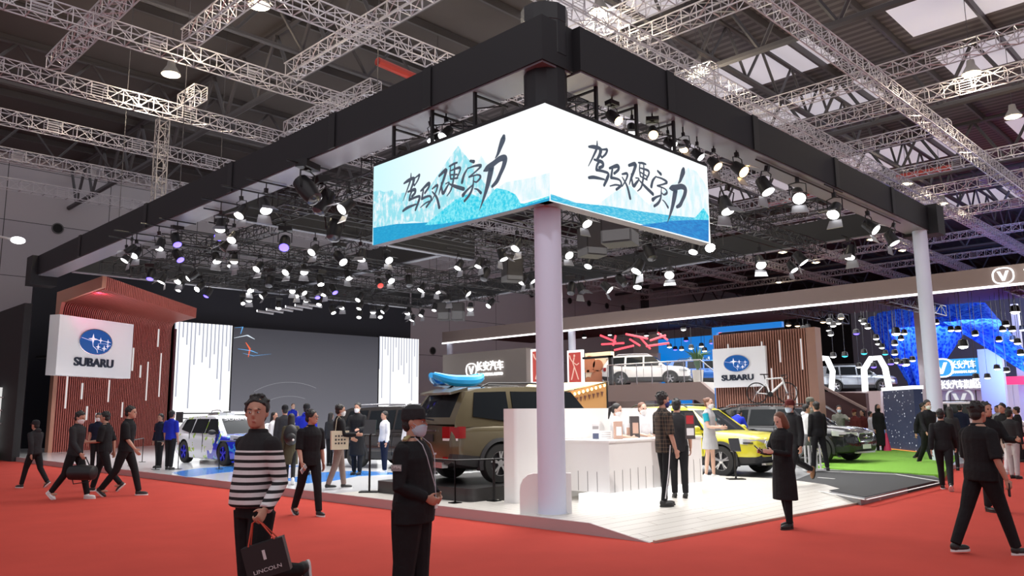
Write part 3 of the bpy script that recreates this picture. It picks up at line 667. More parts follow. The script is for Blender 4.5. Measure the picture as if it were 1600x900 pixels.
barrier(P2(657,779),P2(711,786),'thin black barrier rail half hidden by the guard',.68)
barrier(P2(773,783),P2(790,781),'short black barrier rail between plinth and white wall',.68)
barrier(P2(243,734),P2(278,733),'black barrier rail before the person in the blue shirt',.75)
barrier(P2(205,728),P2(222,722),'black barrier rail near the walking man at the left',.75)
barrier(P2(342,733),P2(385,735),'black barrier rail in front of the rally car',.75)
# tall black tablet stand near the guard
def infostand(px,py,h,label,tilt=.0):
    p=onz(px,py,.15); o=empty('information_stand',p,label,'stand',-PI/4)
    M().box((0,0,.01),(.36,.26,.02)).build('base',bar,o,smooth=0); M().tube((0,0,0),(0,0,h),.02,n=8).build('pole',bar,o); M().box((0,-.03,h),(.22,.03,.3),rot=Matrix.Rotation(-.5,3,'X')).build('display',mat('display_black',(.02,.02,.025),.15),o,smooth=0); return o
infostand(577,769,1.2,'tall thin black information stand left of the guard')
infostand(1150,749,.72,'small black information stand before the yellow car')
# ---------------------------------------------------------------- overhead rig inside the frame
rigm=mat('rig_truss_black',(.045,.045,.05),.4,.5)
def rig(x0,y0,L,rz,lab,z=6.62):
    o=truss_mesh(L,s=.34,bay=.45,r=.02,ladder=False).build('rig_truss',rigm,loc=(x0,y0,z),rz=rz,smooth=0,fix=False); tag(o,lab,'truss','black lighting trusses inside the frame')
for i,y0 in enumerate([10.4,13.2,16.6,22.4,25.2,28.6]): rig(9.15,y0,15.4,0,f'black lighting truss spanning the frame left to right, {ORD[i]} one from the front')
for i,(x0,y0,L) in enumerate([(10.6,8.2,11.6),(13.6,8.2,11.6),(20.5,8.2,23),(11.2,20.7,10.6),(14.3,20.7,10.6)]): rig(x0,y0,L,PI/2,f'black lighting truss running front to back in the frame, {ORD[i]} one from the left',6.98)
# hanging rods from the roof trusses down to the frame
for i,(x0,y0) in enumerate([(9.2,22.6),(9.2,27.4),(12.6,17.7),(17.4,12.7),(22.5,12.7),(18.9,22.6),(22.5,27.4),(12.6,27.4)]):
    tag(M().tube((x0,y0,6.8),(x0,y0,ROOF),.012,n=4).build('suspension_cable',steel,smooth=0),f'thin suspension cable from roof truss to lighting rig, {ORD[i]} one listed','cable','suspension cables of the lighting rig')
housm=mat('fixture_black',(.02,.02,.022),.4,.3); doorm=mat('barn_door',(.30,.30,.32),.35,.5)  # door grey is lighter than the housing, lit inner side put into the colour
LENS={'w':emi('lens_white',(1,1,1),5),'W':emi('lens_bright',(1,1,1),30),'b':emi('lens_blue',(.10,.07,1),6.),'r':emi('lens_red',(1,.08,.06),1.2),'o':emi('lens_warm',(1,.70,.42),4),'O':emi('lens_warm_bright',(1,.62,.25),14),'d':mat('lens_off',(.05,.05,.06),.1),'c':emi('lens_cyan',(.05,.7,.9),2.)}
def fixture(kind,ty):
    o=bpy.data.objects.new('stage_spotlight',None); COL.objects.link(o)
    # hangs from z=0 down, lens facing -Z tilted later
    M().box((0,0,-.04),(.07,.07,.1)).build('clamp',housm,o,smooth=0)
    g=M(); g.path([(-.15,0,-.34),(-.15,0,-.12),(0,0,-.08),(.15,0,-.12),(.15,0,-.34)],.012,n=5); g.build('yoke',housm,o)
    tl=Matrix.Rotation(.75,3,'X'); c=Vector((0,0,-.34))
    def T(g):
        g.v=[tuple(c+tl@Vector(v)) for v in g.v]; return g
    if ty=='par':
        T(M().lathe([(.05,.17),(.10,.14),(.13,-.10),(.14,-.16),(.125,-.16)],n=16)).build('housing',housm,o)
        T(M().lathe([(.118,-.163),(.01,-.175)],n=16)).build('lens',LENS[kind],o)
        for a in(0,PI):
            g=M(); g.prism([(-.12,0),(.12,0),(.16,.17),(-.16,.17)],lambda u,v,h:(u,(.13+v*.45)+h,-.16-v),0,.008)
            if a: g.v=[(-x,-y,z) for x,y,z in g.v]
            T(g).build('barn_door',doorm,o,smooth=0)
    else:
        T(M().lathe([(.03,.2),(.11,.16),(.13,.0),(.105,-.2),(.09,-.2)],n=14)).build('housing',housm,o)
        T(M().lathe([(.108,-.205),(.06,-.235),(.01,-.24)],n=14)).build('lens',LENS[kind],o)
        M().box((0,0,-.02),(.3,.18,.1)).build('motor_base',housm,o,smooth=0)
    return o
FX=[ # px,py,colour,type,size,z
(247,383,'w','par',1,0),(376,332,'w','par',1,0),(344,353,'w','par',1,0),(346,366,'b','mov',1,0),(365,372,'w','par',1,0),(415,323,'w','par',1.1,0),(339,404,'w','par',1,0),(359,412,'w','par',1,0),(405,418,'w','par',1,0),(451,424,'w','par',1,0),(475,422,'w','par',1,0),(492,392,'w','par',1,0),
(250,437,'W','par',1,0),(280,437,'w','par',1,0),(278,448,'w','mov',1,0),(314,449,'W','mov',1,0),(322,458,'b','mov',1,0),(390,451,'W','par',1,0),(389,466,'w','par',1,0),(379,472,'w','mov',.8,0),(414,462,'w','par',.9,0),(278,401,'b','mov',1,0),(276,376,'b','mov',1,0),(445,382,'b','mov',1.2,0),
(457,453,'w','par',.9,0),(464,460,'w','par',.9,0),(472,456,'w','par',.9,0),(479,467,'w','par',.9,0),(196,403,'w','par',1,0),(212,396,'w','par',1,0),(205,392,'d','par',1,0),(234,430,'b','mov',1,0),
(530,405,'w','mov',1.2,0),(563,400,'w','par',1.1,0),(545,431,'w','par',1,0),(502,439,'W','mov',1,0),(504,457,'w','par',1,0),(498,471,'w','mov',1,0),(520,485,'w','mov',1,0),(521,453,'b','mov',1,0),(496,461,'b','mov',.9,0),(534,478,'w','par',1,0),(562,465,'w','mov',1,0),(561,478,'w','mov',1,0),(561,492,'w','mov',1,0),(583,485,'w','par',1,0),(594,492,'w','mov',1,0),(602,484,'w','mov',1,0),(637,487,'w','par',1,0),(642,498,'w','par',1,0),(657,490,'w','par',1,0),(608,437,'w','par',1,0),(604,405,'w','par',1,0),(658,450,'W','par',1,0),(592,444,'r','mov',1,0),
(716,415,'w','par',1,0),(745,412,'w','par',1,0),(790,400,'w','par',1.1,0),(808,384,'w','par',1.1,0),(687,453,'w','par',1,0),(727,457,'w','par',1,0),(817,438,'w','par',1.1,0),(831,436,'w','par',1,0),(678,481,'w','mov',.9,0),(735,480,'w','par',1.1,0),(768,475,'w','mov',1.1,0),
(885,397,'w','par',1.1,0),(995,418,'W','par',1.4,0),(1047,428,'w','par',1.3,0),(946,450,'w','par',1.3,0),(995,441,'w','mov',1.4,0),(970,440,'d','mov',1.3,0),(892,452,'d','mov',1.3,0),(911,452,'d','par',1.3,0),(920,410,'w','mov',1.1,0),(1083,386,'w','mov',1.2,0),(1107,383,'W','mov',1.3,0),(914,345,'w','par',1.1,0),
(1139,322,'w','par',1.3,0),(1201,292,'w','par',1.2,0),(1247,309,'w','par',1.2,0),(1305,331,'w','par',1.2,0),(1357,357,'w','par',1.2,0),(1399,374,'w','par',1.2,0),(1187,411,'w','par',1.3,0),(1253,405,'w','par',1.3,0),(1326,396,'w','par',1.3,0),(1240,418,'w','par',1.1,0),
(672,215,'w','par',.8,6.45),(697,210,'w','par',.8,6.45),(957,186,'O','mov',.75,6.45),(988,203,'w','par',.7,6.45),(1020,210,'O','mov',.75,6.45),(1044,226,'w','par',.7,6.45),(1068,229,'o','par',.7,6.45),(1090,243,'w','par',.7,6.45),(1116,257,'o','par',.85,6.45),(1152,267,'O','par',1.,6.4),
(304,432,'w','mov',1,0),(352,385,'d','par',1,0),(366,405,'w','par',.9,0),(520,360,'d','mov',1.6,0),(480,300,'d','mov',1.6,0),(545,325,'w','par',1.1,0),(498,318,'d','mov',1.5,0),(420,440,'d','mov',1.2,0),(436,478,'w','mov',.9,0),(640,440,'d','mov',1.1,0),(700,468,'d','par',1,0),(757,430,'d','mov',1.2,0),(1018,395,'d','mov',1.4,0),(860,300,'d','par',1,0)]
protos={}
zones=[(0,260,'above the red slatted canopy'),(260,430,'above the left white panel'),(430,560,'above the dark stage screen'),(560,690,'above the right white panel'),(690,850,'just left of the round column'),(850,1125,'between round column and screen corner'),(1125,1500,'under the right black beam')]
FX=[f for f in FX if f[0]!=860]
cnt={}; CN={'w':'white','W':'dazzling white','b':'blue','r':'red','o':'pale warm','O':'bright orange','d':'unlit'}
FXs=sorted(FX,key=lambda f:f[0]); PIPEZ=6.78; pipes={}
for (px,py,k,ty,sz,z0) in FXs:
    key=(k,ty); zc=z0 or 6.22
    p=onz(px,py,zc); yq=round(p[1]/.45)*.45
    if not z0:
        p2=onY(px,py,yq)
        if abs(p2[2]-p[2])<.12: p=p2
    if key not in protos: protos[key]=o=fixture(k,ty)
    else: o=dup(protos[key])
    for ch in list(o.children):
        if ch.name.startswith('drop_pole'): bpy.data.objects.remove(ch)
    o.name='stage_spotlight'; o.location=(p[0],p[1],p[2]+.38*sz); o.scale=(sz,)*3; o.rotation_euler=(random.uniform(-.35,.15),0,math.radians(135)+random.uniform(-1.2,1.2))
    zp=PIPEZ if not z0 else 6.84
    if zp-o.location.z>.03:
        q=M().tube((0,0,0),(0,0,(zp-o.location.z)/sz),.014/sz,n=5).build('drop_pole',housm,o); q.rotation_euler=(0,0,0)
        q.matrix_parent_inverse=(Matrix.Rotation(o.rotation_euler.x,4,'X')).inverted()
    pipes.setdefault((round(p[1],2),zp),[]).append(p[0])
    zn=[q for q in zones if q[0]<=px<q[1]][0][2]
    if z0: zn='behind the top edge of the '+('left' if px<860 else 'right')+' screen face'
    kk=(CN[k],'barn-door' if ty=='par' else 'moving-head',zn); cnt[kk]=cnt.get(kk,0)+1
    o['_k']=' | '.join(kk); o['_n']=cnt[kk]
for i,((yy,zp),xs_) in enumerate(sorted(pipes.items())):
    if zp>6.8: continue
    x0,x1=min(xs_)-.5,max(xs_)+.5
    tag(M().tube((x0,yy,PIPEZ+.012),(x1,yy,PIPEZ+.012),.02,n=6).build('lighting_batten',housm,smooth=0),'thin black lighting batten of the rig inside the frame','batten','black battens carrying the spotlights')
for o in list(COL.objects):
    if '_k' in o:
        a,b,c=o['_k'].split(' | '); n=o['_n']; tot=cnt[(a,b,c)]
        o['label']=f'{a} {b} spotlight {c}'+(f', {ORD[n-1]} from left' if tot>1 else '')
        o['category']='spotlight'; o['group']='spotlights on the lighting rig'; del o['_k']; del o['_n']
# bank of tube lights over the stage
for i in range(6):
    p=onz(415+i*15,488-i*2.2,6.1); o=empty('tube_blinder',p,f'grey tube blinder in the slanted bank over the stage, {ORD[i]} from the left','blinder',PI/4+.1,'tube blinders over the stage')
    M().tube((0,-.35,-.06),(0,.35,.06),.055,n=10).build('tube_body',mat('blinder_grey',(.35,.35,.37),.35,.4),o); M().tube((-.02,.2,.04),(-.02,.2,.6),.01,n=4).build('hanger',housm,o); M().ell((0,.37,.065),(.05,.02,.05)).build('end_lamp',LENS['w'],o)
a_=onz(415,488,6.1); b_=onz(490,477,6.1)
tag(M().tube((a_[0]-.3,a_[1]+.25,6.72),(b_[0]+.3,b_[1]+.25,6.72),.025,n=6).build('lighting_batten',housm,smooth=0),'black batten holding the slanted tube blinders over the stage','batten')
# loudspeakers
def speaker(px,py,z,s,label,rz=0):
    p=onz(px,py,z); o=empty('hanging_loudspeaker',p,label,'loudspeaker',rz)
    M().box((0,0,0),(.5*s,.45*s,.75*s)).build('cabinet',mat('speaker_black',(.03,.028,.03),.7,bump=.2,bscale=80),o,smooth=0)
    M().box((0,-.23*s,0),(.44*s,.02*s,.69*s)).build('grille',mat('speaker_grille',(.06,.058,.06),.8),o,smooth=0); M().tube((0,0,.37*s),(0,0,.37*s+.7),.015,n=5).build('hanger',housm,o)
speaker(694,487,5.9,1.0,'black loudspeaker hanging at left of the pair near the round column',-.9)
speaker(716,487,5.85,1.0,'black loudspeaker hanging at right of the pair near the round column',-.9)
speaker(968,347,6.1,1.5,'large black loudspeaker hanging under the right screen face',-1.2)
speaker(925,375,6.1,1.2,'black hanging loudspeaker close right of the round column',-.4)
speaker(800,420,6.1,1.1,'black hanging loudspeaker close left of the round column',-.4)
o=onY(1007,465,46); tag(M().box((o[0],46,o[2]),(.9,.4,3.2)).build('hanging_loudspeaker',mat('speaker_black',(.03,.028,.03),.7),smooth=0),'tall narrow black loudspeaker column before the hall wall','loudspeaker')
# ---------------------------------------------------------------- neighbouring booth (long brown canopy band)
struct(M().span((104,-30,0),(104.4,50,17)).build('wall_right',mat('end_wall',(.06,.06,.065),.8),smooth=0),'dark far end wall of the hall')
bandm=mat('brown_band',(.30,.235,.215),.6); tube=emi('edge_tube',(1,.98,1),3.)
BX=36.
o=empty('canopy_band',(BX,7,6.4),'long brown canopy band with a white light line along its lower edge','canopy')
g=M(); g.span((0,-9,0),(.5,35.4,.78)); g.build('fascia',bandm,o,smooth=0)
g=M(); g.span((-.03,-9,-.06),(.02,35.4,.03)); g.build('light_line',tube,o,smooth=0)
g=M(); g.span((.5,-9,.5),(9,35.4,.6)); g.build('canopy_roof',mat('canopy_dark',(.03,.03,.035),.7),o,smooth=0)
white_sign=emi('sign_glow',(1,1,1),2.2); area('band_sign_wash',(34.6,5.2,6.8),(0,-PI/2,0),.8,3,40,(.95,1,.9))
def vlogo(parent,cx,cz,r,m,y=0,loc=(0,0,0)):
    g=M(); fn=lambda u,v,h:(u,h,v)
    N=32; se=lambda k,rr:(math.copysign(abs(math.cos(2*PI*k/N))**.75,math.cos(2*PI*k/N))*rr*1.18,math.copysign(abs(math.sin(2*PI*k/N))**.75,math.sin(2*PI*k/N))*rr)
    vs=[];fs=[]
    for k in range(N):
        for rr in(r,r*.86):
            for h in(-.03,-.0): u,v=se(k,rr); vs.append((cx+u,y+h,cz+v))
    for k in range(N):
        a=k*4;b=((k+1)%N)*4
        fs+=[(a,b,b+2,a+2),(a,a+1,b+1,b),(a+2,b+2,b+3,a+3)]
    g.add(vs,fs); V=[(-.62,.55),(-.30,.55),(0,-.22),(.30,.55),(.62,.55),(.14,-.62),(-.14,-.62)]
    g.prism([(cx+a*r,cz+b*r) for a,b in V],fn,y-.03,y); q=g.build('emblem',m,parent,smooth=0); return q
def faceX(X0,px,py):   # point on plane x=X0
    return onX(px,py,X0)
# sign on the band (right end) : plane x=36, reading direction is -Y
p=faceX(BX,1568,431); h=empty('canopy_sign',(BX-.06,p[1],p[2]),'glowing white oval emblem and characters on the brown canopy band','sign',-PI/2)
vlogo(h,0,0,.33,white_sign); text('lettering','长安汽车',.55,white_sign,h,(1.8,-.03,.08),(PI/2,0,0),.02,bold=.004); text('lettering','CHANGAN',.18,white_sign,h,(1.6,-.03,-.25),(PI/2,0,0),.02,bold=.004,width=1.7)
tag(M().span((BX-.08,2.2,6.47),(BX-.02,4.55,7.15)).build('sign_backlight',emi('backlight_soft',(.8,.95,.85),.8),smooth=0),'pale backlit panel behind the canopy sign at the right edge','light panel')
# posts
for i,(px,py) in enumerate([(888,540),(697,560)]):
    p=faceX(BX-.0,px,py); tag(M().lathe([(.22,0),(.22,6.4)]).build('canopy_post',colm,loc=(BX+.35,p[1],0)),['pale post under the brown canopy right of the round column','short pale post at the left end of the brown canopy'][i],'post')
# brown-grey wall with sign
CX=34.
y1=float(onX(692,553,CX)[1]); y0=float(onX(822,545,CX)[1])
o=empty('brand_wall',(CX,y1,0),'grey brown wall with glowing white emblem and lettering','wall',-PI/2)
Wl=y1-y0; M().span((0,0,0),(Wl,.6,5.36)).build('wall_panel',mat('brand_wall',(.30,.26,.235),.6),o,smooth=0)
lx=y1-float(onX(737,578,CX)[1]); lz=float(onX(737,578,CX)[2]); vlogo(o,lx,lz,.42,white_sign,-.03)
x_=y1-float(onX(762,572,CX)[1]); text('lettering','长安汽车',.62,white_sign,o,(x_+.2,-.05,lz+.14),(PI/2,0,0),.03,bold=.004); text('lettering','CHANGAN AUTO',.24,white_sign,o,(x_+.2,-.05,lz-.34),(PI/2,0,0),.03,bold=.004,width=2.3)
# lit frames with red dancer panels
redp=emi('red_poster',(.75,.10,.08),.75); dan=emi('poster_figure',(1,.62,.5),.9)
def poster(pxa,pxb,pya,pyb,X0,label):
    A=onX(pxa,pya,X0); B=onX(pxb,pyb,X0); H_=A[2]-B[2]; W_=A[1]-B[1]
    o=empty('lit_poster',(X0,A[1],B[2]),label,'poster',-PI/2)
    M().span((0,0,0),(W_,.15,H_)).build('frame',emi('frame_glow',(1,1,1),1.6),o,smooth=0); M().span((W_*.12,-.03,H_*.04),(W_*.9,0,H_*.93)).build('picture',redp,o,smooth=0)
    M().box((W_/2,.1,-B[2]/2),(.3,.08,B[2])).build('support_post',blkp,o,smooth=0)
    g=M(); P=[(.5,.78),(.42,.6),(.5,.5),(.4,.3),(.3,.12)],[(.5,.5),(.62,.33),(.75,.12)],[(.42,.62),(.25,.75),(.2,.85)],[(.46,.62),(.65,.55),(.8,.6)]
    for q in P: g.path([(W_*a,-.04,H_*b) for a,b in q],W_*.05,n=5,flat=.4)
    g.ell((W_*.5,-.04,H_*.83),(W_*.06,.02,W_*.07),8,5); g.build('dancer_figure',dan,o); return o
poster(829,858,546,598,CX,'red lit poster with pale dancing figure left of the round column')
poster(886,911,548,599,CX,'red lit poster with pale dancing figure right of the round column')
# cream wall with brown discs
A=onX(914,552,CX+1); B=onX(956,612,CX+1)
o=empty('cream_display_wall',(CX+1,A[1],B[2]),'cream display wall with round brown discs above the tent','wall',-PI/2)
Wc=A[1]-B[1]; Hc=A[2]-B[2]; M().span((0,0,0),(Wc,.3,Hc)).build('panel',mat('cream_lit',(.8,.62,.45),.6),o,smooth=0)
for (px,py,rr) in((922,568,.42),(935,571,.33),(934,591,.45),(920,595,.22)):
    p=onX(px,py,CX+1); M().lathe([(rr,-.08),(rr,-.02)],(A[1]-p[1],0,p[2]-B[2]),'Y').build('disc',mat('disc_brown',(.38,.13,.06),.6),o)
for (px,py) in((925,580),(918,580)): p=onX(px,py,CX+1); M().box((A[1]-p[1],-.1,p[2]-B[2]),(.5,.1,.14)).build('shelf',mat('disc_brown',(.38,.13,.06),.6),o,smooth=0)
A=onX(953,555,CX-.2); B=onX(960,602,CX-.2)
o=empty('portal_arch',(CX-.2,A[1],B[2]),'dark portal frame left of the white car on the deck','frame',-PI/2)
M().span((-1.9,0,A[2]-B[2]-.12),(0.1,.15,A[2]-B[2])).build('top_bar',blkp,o,smooth=0); M().span((-.12,0,0),(.1,.15,A[2]-B[2])).build('upright',blkp,o,smooth=0)
A=onX(960,556,43); B=onX(1030,612,43)
tag(M().span((43,B[1],0),(43.3,A[1],A[2])).build('pale_partition',mat('pale_side',(.45,.42,.40),.6),smooth=0),'pale grey wall behind the white car on the deck','partition')
# upper deck
DZ=float(onX(950,602,33.5)[2]); deckf=mat('deck_fascia',(.40,.29,.26),.55)
ya=float(onX(948,602,33.5)[1]); yb=float(onX(1094,598,33.5)[1]); yc=float(onX(1124,622,33.5)[1]); zc_=float(onX(1124,622,33.5)[2])
o=empty('upper_deck',(33.5,ya,0),'raised brown deck carrying the white car','deck',-PI/2)
g=M(); L=ya-yb; L2=ya-yc
g.prism([(0,DZ),(L,DZ),(L2,zc_),(L2,zc_-.8),(L-.3,DZ-.85),(0,DZ-.85)],lambda u,v,h:(u,h,v),0,.3); g.build('fascia',deckf,o,smooth=0)
M().span((0,.3,DZ-.4),(L,9,DZ-.02)).build('deck_floor',mat('deck_top',(.5,.48,.46),.4),o,smooth=0)
g=M(); g.prism([(L,DZ),(L2,zc_),(L2,zc_-.3),(L,DZ-.3)],lambda u,v,h:(u,h,v),.3,3); g.build('ramp',mat('deck_top',(.5,.48,.46),.4),o,smooth=0)
for k in range(5): M().lathe([(.1,0),(.1,DZ-.4)],(1+k*L/5,3.0,0)).build('support_post',mat('pale_metal',(.7,.7,.7),.4),o)
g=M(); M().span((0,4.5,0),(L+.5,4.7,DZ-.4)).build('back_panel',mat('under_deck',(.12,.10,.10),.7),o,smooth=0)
tag(M().span((35.4,float(onX(1015,600,35)[1]),0),(35.6,float(onX(1000,600,35)[1]),2.3)).build('white_cabinet',mat('cabinet_pale',(.6,.6,.6),.5),smooth=0),'pale cabinet in the shade under the upper deck','cabinet')
blueled=emi('blue_screen',(.0,.22,.75),.85)
A=onX(1045,617,34.8); B=onX(1080,645,34.8); tag(M().span((34.8,B[1],.3),(34.95,A[1],A[2])).build('lit_backdrop',blueled,smooth=0),'blue lit panel in the shade under the upper deck','light panel')
# railing on the deck
o=empty('glass_railing',(33.6,ya,DZ),'thin glass railing with steel handrail along the upper deck','railing',-PI/2)
glassm=mat('clear_glass',(.9,.95,1),.02,alpha=.12)
for k in range(7): M().tube((L*k/6,0,0),(L*k/6,0,1.05),.025,n=6).build('railing_post',mat('rail_steel',(.6,.6,.62),.25,.8),o)
M().path([(0,0,1.05),(L,0,1.05),(L2,0,1.05+zc_-DZ)],.03,n=6).build('handrail',mat('rail_steel',(.6,.6,.62),.25,.8),o)
M().add([(0,.0,.08),(L,.0,.08),(L,.0,1.0),(0,.0,1.0)],[(0,1,2,3)]).build('glass_pane',glassm,o,smooth=0)
# blue screen wall behind the deck
A=onX(1029,545,44); B=onX(1116,612,44)
o=empty('blue_screen_wall',(44,A[1],B[2]),'blue lit screen wall with white lettering behind the upper deck','screen',-PI/2); Wb=A[1]-B[1]; Hb=A[2]-B[2]
M().span((0,0,0),(Wb,.4,Hb+.6)).build('screen_image',blueled,o,smooth=0); M().span((-2.,-.02,0),(0,.4,Hb+1)).build('side_panel',mat('pale_side',(.45,.42,.40),.6),o,smooth=0)
g=M(); wl=emi('pale_letters',(.7,.85,1),1.)
for r_i,(zz,hh,n_) in enumerate([(.58,.5,12),(.47,.2,14)]):
    for k in range(n_):
        a=Wb*(.52+.44*k/n_); g.span((a,-.04,Hb*zz),(a+Wb*.44/n_*.7,-.01,Hb*zz+hh*(.6+.4*((k*7)%3)/2)))
g.build('lettering',wl,o,smooth=0)
g=M(); g.path([(Wb*.62,-.03,.5),(Wb*.75,-.03,1.5),(Wb*.95,-.03,1.9),(Wb*1.0,-.03,1.9)],.06,n=5); g.path([(Wb*.66,-.03,.9),(Wb*.8,-.03,.95),(Wb,-.03,.6)],.06,n=5); g.build('car_outline',emi('cyan_line',(.3,.7,1),1.),o)
# plant on the deck
p=onX(1091,598,36); o=empty('potted_plant',(36,p[1],DZ),'green leafy plant in a pale pot on the upper deck corner','plant')
M().lathe([(.22,0),(.3,.7),(.27,.7)]).build('pot',mat('pot_pale',(.6,.58,.55),.5),o)
g=M()
for k in range(14):
    a=k*2.4; r=.5+.3*(k%3)/2; g.path([(0,0,.6),(r*.4*math.cos(a),r*.4*math.sin(a),1.5),(r*math.cos(a),r*math.sin(a),1.9-.2*(k%4))],[.02,.07,.01],n=5,flat=.3)
g.build('leaves',mat('leaf_green',(.03,.10,.03),.5),o)
area('deck_wash',(37.2,21,6.2),(0,0,0),6,14,900,(1,.98,.97))  # added area light that brightens the white car and the deck walls
A=onX(1112,512,30); B=onX(1222,519,30); o=empty('blue_gateway',(30,A[1],0),'bright blue frame edge rising behind the right slatted wall','frame',-PI/2)
M().span((0,0,A[2]-.22),(A[1]-B[1],.2,A[2])).build('top_bar',blueled,o,smooth=0); M().span((0,0,0),(.2,.2,A[2]-.22)).build('upright',blueled,o,smooth=0)
# red neon strokes and small lamps under the band
neon=emi('neon_red',(1,.07,.10),2.2)
for i,(a,b) in enumerate([((938,524),(962,534)),((962,524),(958,540)),((940,538),(975,536)),((978,522),(1012,529)),((984,530),(1000,540)),((1000,527),(1016,545)),((1016,532),(1040,524)),((1010,541),(1045,536)),((1028,520),(1043,531)),((960,547),(990,540)),((1120,520),(1135,516))]):
    X0=38+(i%3); p,q=Vector(onX(*a,X0)),Vector(onX(*b,X0)); mth=(p+q)/2; o=M().tube(p-mth,q-mth,.06,n=6).build('neon_tube',neon,loc=mth); M().tube((0,0,0),(0,0,6.91-mth.z),.008,n=4).build('hanger',housm,o); tag(o,f'red glowing neon tube under the brown canopy, {ORD[i]} listed from the left','neon tube','red neon tubes under the brown canopy')
# ---------------------------------------------------------------- camping awning behind the counter
AY=14.3
Q=lambda px,py,y=AY: Vector(onY(px,py,y))
o=empty('camping_awning',Q(884,640),'cream and brown camping awning with string of bulbs behind the counter wall','awning'); off=-o.location
ylw=mat('awning_cream',(.72,.62,.36),.7); brn=mat('awning_brown',(.40,.20,.07),.8)
A=[Q(884,613),Q(946,597),Q(950,600),Q(950,652),Q(868,652),Q(870,616)]
g=M(); n=len(A); g.add([v+off for v in A]+[v+off+Vector((0,.04,0)) for v in A],[tuple(range(n)),tuple(range(2*n-1,n-1,-1))]+[(i,i+n,(i+1)%n+n,(i+1)%n) for i in range(n)]); g.build('side_cloth',brn,o,smooth=0)
T=[Q(845,617),Q(946,597),Q(905,597,17.2),Q(826,600,17.2),Q(815,609,16.8)]; g=M(); g.add([v+off for v in T]+[v+off-Vector((0,0,.03)) for v in T],[(0,1,2,3,4),(9,8,7,6,5)]+[(i,i+5,(i+1)%5+5,(i+1)%5) for i in range(5)]); g.build('roof_cloth',ylw,o,smooth=0)
bulb=emi('bulb_glow',(1,.62,.25),6)
g=M(); pts=[Q(884+i*6.4,617-i*1.75+3.5*math.sin(i*PI/9)*1.2)+off+Vector((0,-.05,0)) for i in range(10)]; g.path(pts,.008,n=4); g.build('string',bar,o)
for i in range(9): q=Q(889+i*6.6,614.5-i*1.9+3)+off+Vector((0,-.06,0)); M().ell(q,(.035,.035,.045),8,6).build('light_bulb',bulb,o)
for i in range(9):
    q=Q(886+i*6.6,621-i*1.5+3)+off+Vector((0,-.05,0)); M().prism([(-.06,0),(.06,0),(0,-.14)],lambda u,v,h:(q.x+u,q.y+h,q.z+v),0,.01).build('bunting_flag',mat('bunting_dark',(.10,.03,.02),.7),o,smooth=0)
M().tube(Q(948,597)+off,Q(950,680)+off,.03,n=6).build('pole',bar,o)
# inflatable kayak on a tall stand
kb=mat('kayak_blue',(.02,.38,.80),.22); kd=mat('kayak_inside',(.02,.10,.25),.5)
a_=Vector(onY(676,606,12.0)); b_=Vector(onY(750,600,11.75)); a_.z=2.17; b_.z=2.21
o=empty('inflatable_kayak',(a_+b_)/2,'bright blue inflatable kayak lying across the olive car roof','kayak',math.atan2((b_-a_).y,(b_-a_).x)); L=(b_-a_).length/2
g=M()
for s in(-1,1): g.path([(L*u,s*.30*math.sqrt(max(0,1-u*u*.96)),.02+.12*abs(u)**3) for u in np.linspace(-1,1,15)],[.03+.085*math.sqrt(max(0,1-u*u*.9)) for u in np.linspace(-1,1,15)],n=10)
g.build('side_tubes',kb,o)
g=M(); g.loft([[(L*u+.0,w_*math.cos(t_),-.05+.03*math.sin(t_)) for t_ in np.linspace(0,2*PI,12,endpoint=False)] for u,w_ in((-.9,.08),(-.5,.22),(0,.26),(.5,.22),(.9,.08))]); g.build('floor_cushion',kd,o)
for u in(-.62,.62): M().box((L*u,0,.07),(L*.36,.3,.05)).build('deck_cover',kb,o,smooth=0)
# ---------------------------------------------------------------- far right booths
netm=mat('blue_net',(.01,.10,.62),.9,spec=.05); t=NT(netm); tc=t.n('TexCoord'); vr=t.n('TexVoronoi'); vr.inputs['Scale'].default_value=5.0; t.l(tc.outputs['Object'],vr.inputs['Vector'])
t.l(t.mix(t.math('GREATER_THAN',vr.outputs['Distance'],.45),(.004,.045,.75),(.03,.15,.95)),t.b.inputs['Base Color']); t.b.inputs['Alpha'].default_value=.86
def cloth(name,pts,label):
    """pts: (px,py,X) rows of a quad patch, bulged"""
    P=[Vector(onX(a,b,c)) for a,b,c in pts]; c0=sum(P,Vector())/len(P); g=M(); N=10
    vs=[]
    for i in range(N+1):
        for j in range(N+1):
            u,v=i/N,j/N; p=P[0].lerp(P[1],u).lerp(P[3].lerp(P[2],u),v); p=p+Vector((-1.2*math.sin(PI*u)*math.sin(PI*v)+.25*math.sin(u*14),0,0)); vs.append(p-c0)
    fs=[(i*(N+1)+j,(i+1)*(N+1)+j,(i+1)*(N+1)+j+1,i*(N+1)+j+1) for i in range(N) for j in range(N)]
    g.add(vs,fs); o=g.build(name,netm,loc=c0,smooth=60); sm=o.modifiers.new('s','SOLIDIFY'); sm.thickness=.04; tag(o,label,'net'); return o
cloth('hanging_net',[(1378,487,50),(1442,476,50),(1440,612,50),(1424,612,50)],'blue netting funnel hanging left of the far white column')
cloth('hanging_net',[(1455,477,52),(1538,472,52),(1478,560,50),(1457,560,50)],'blue netting funnel hanging right of the far white column')
cloth('hanging_net',[(1470,500,48),(1538,473,50),(1600,548,46),(1600,580,46)],'long blue net wing sweeping down to the right edge')
cloth('hanging_net',[(1350,500,56),(1380,487,56),(1420,600,56),(1402,560,56)],'narrow blue net strip behind the left funnel')
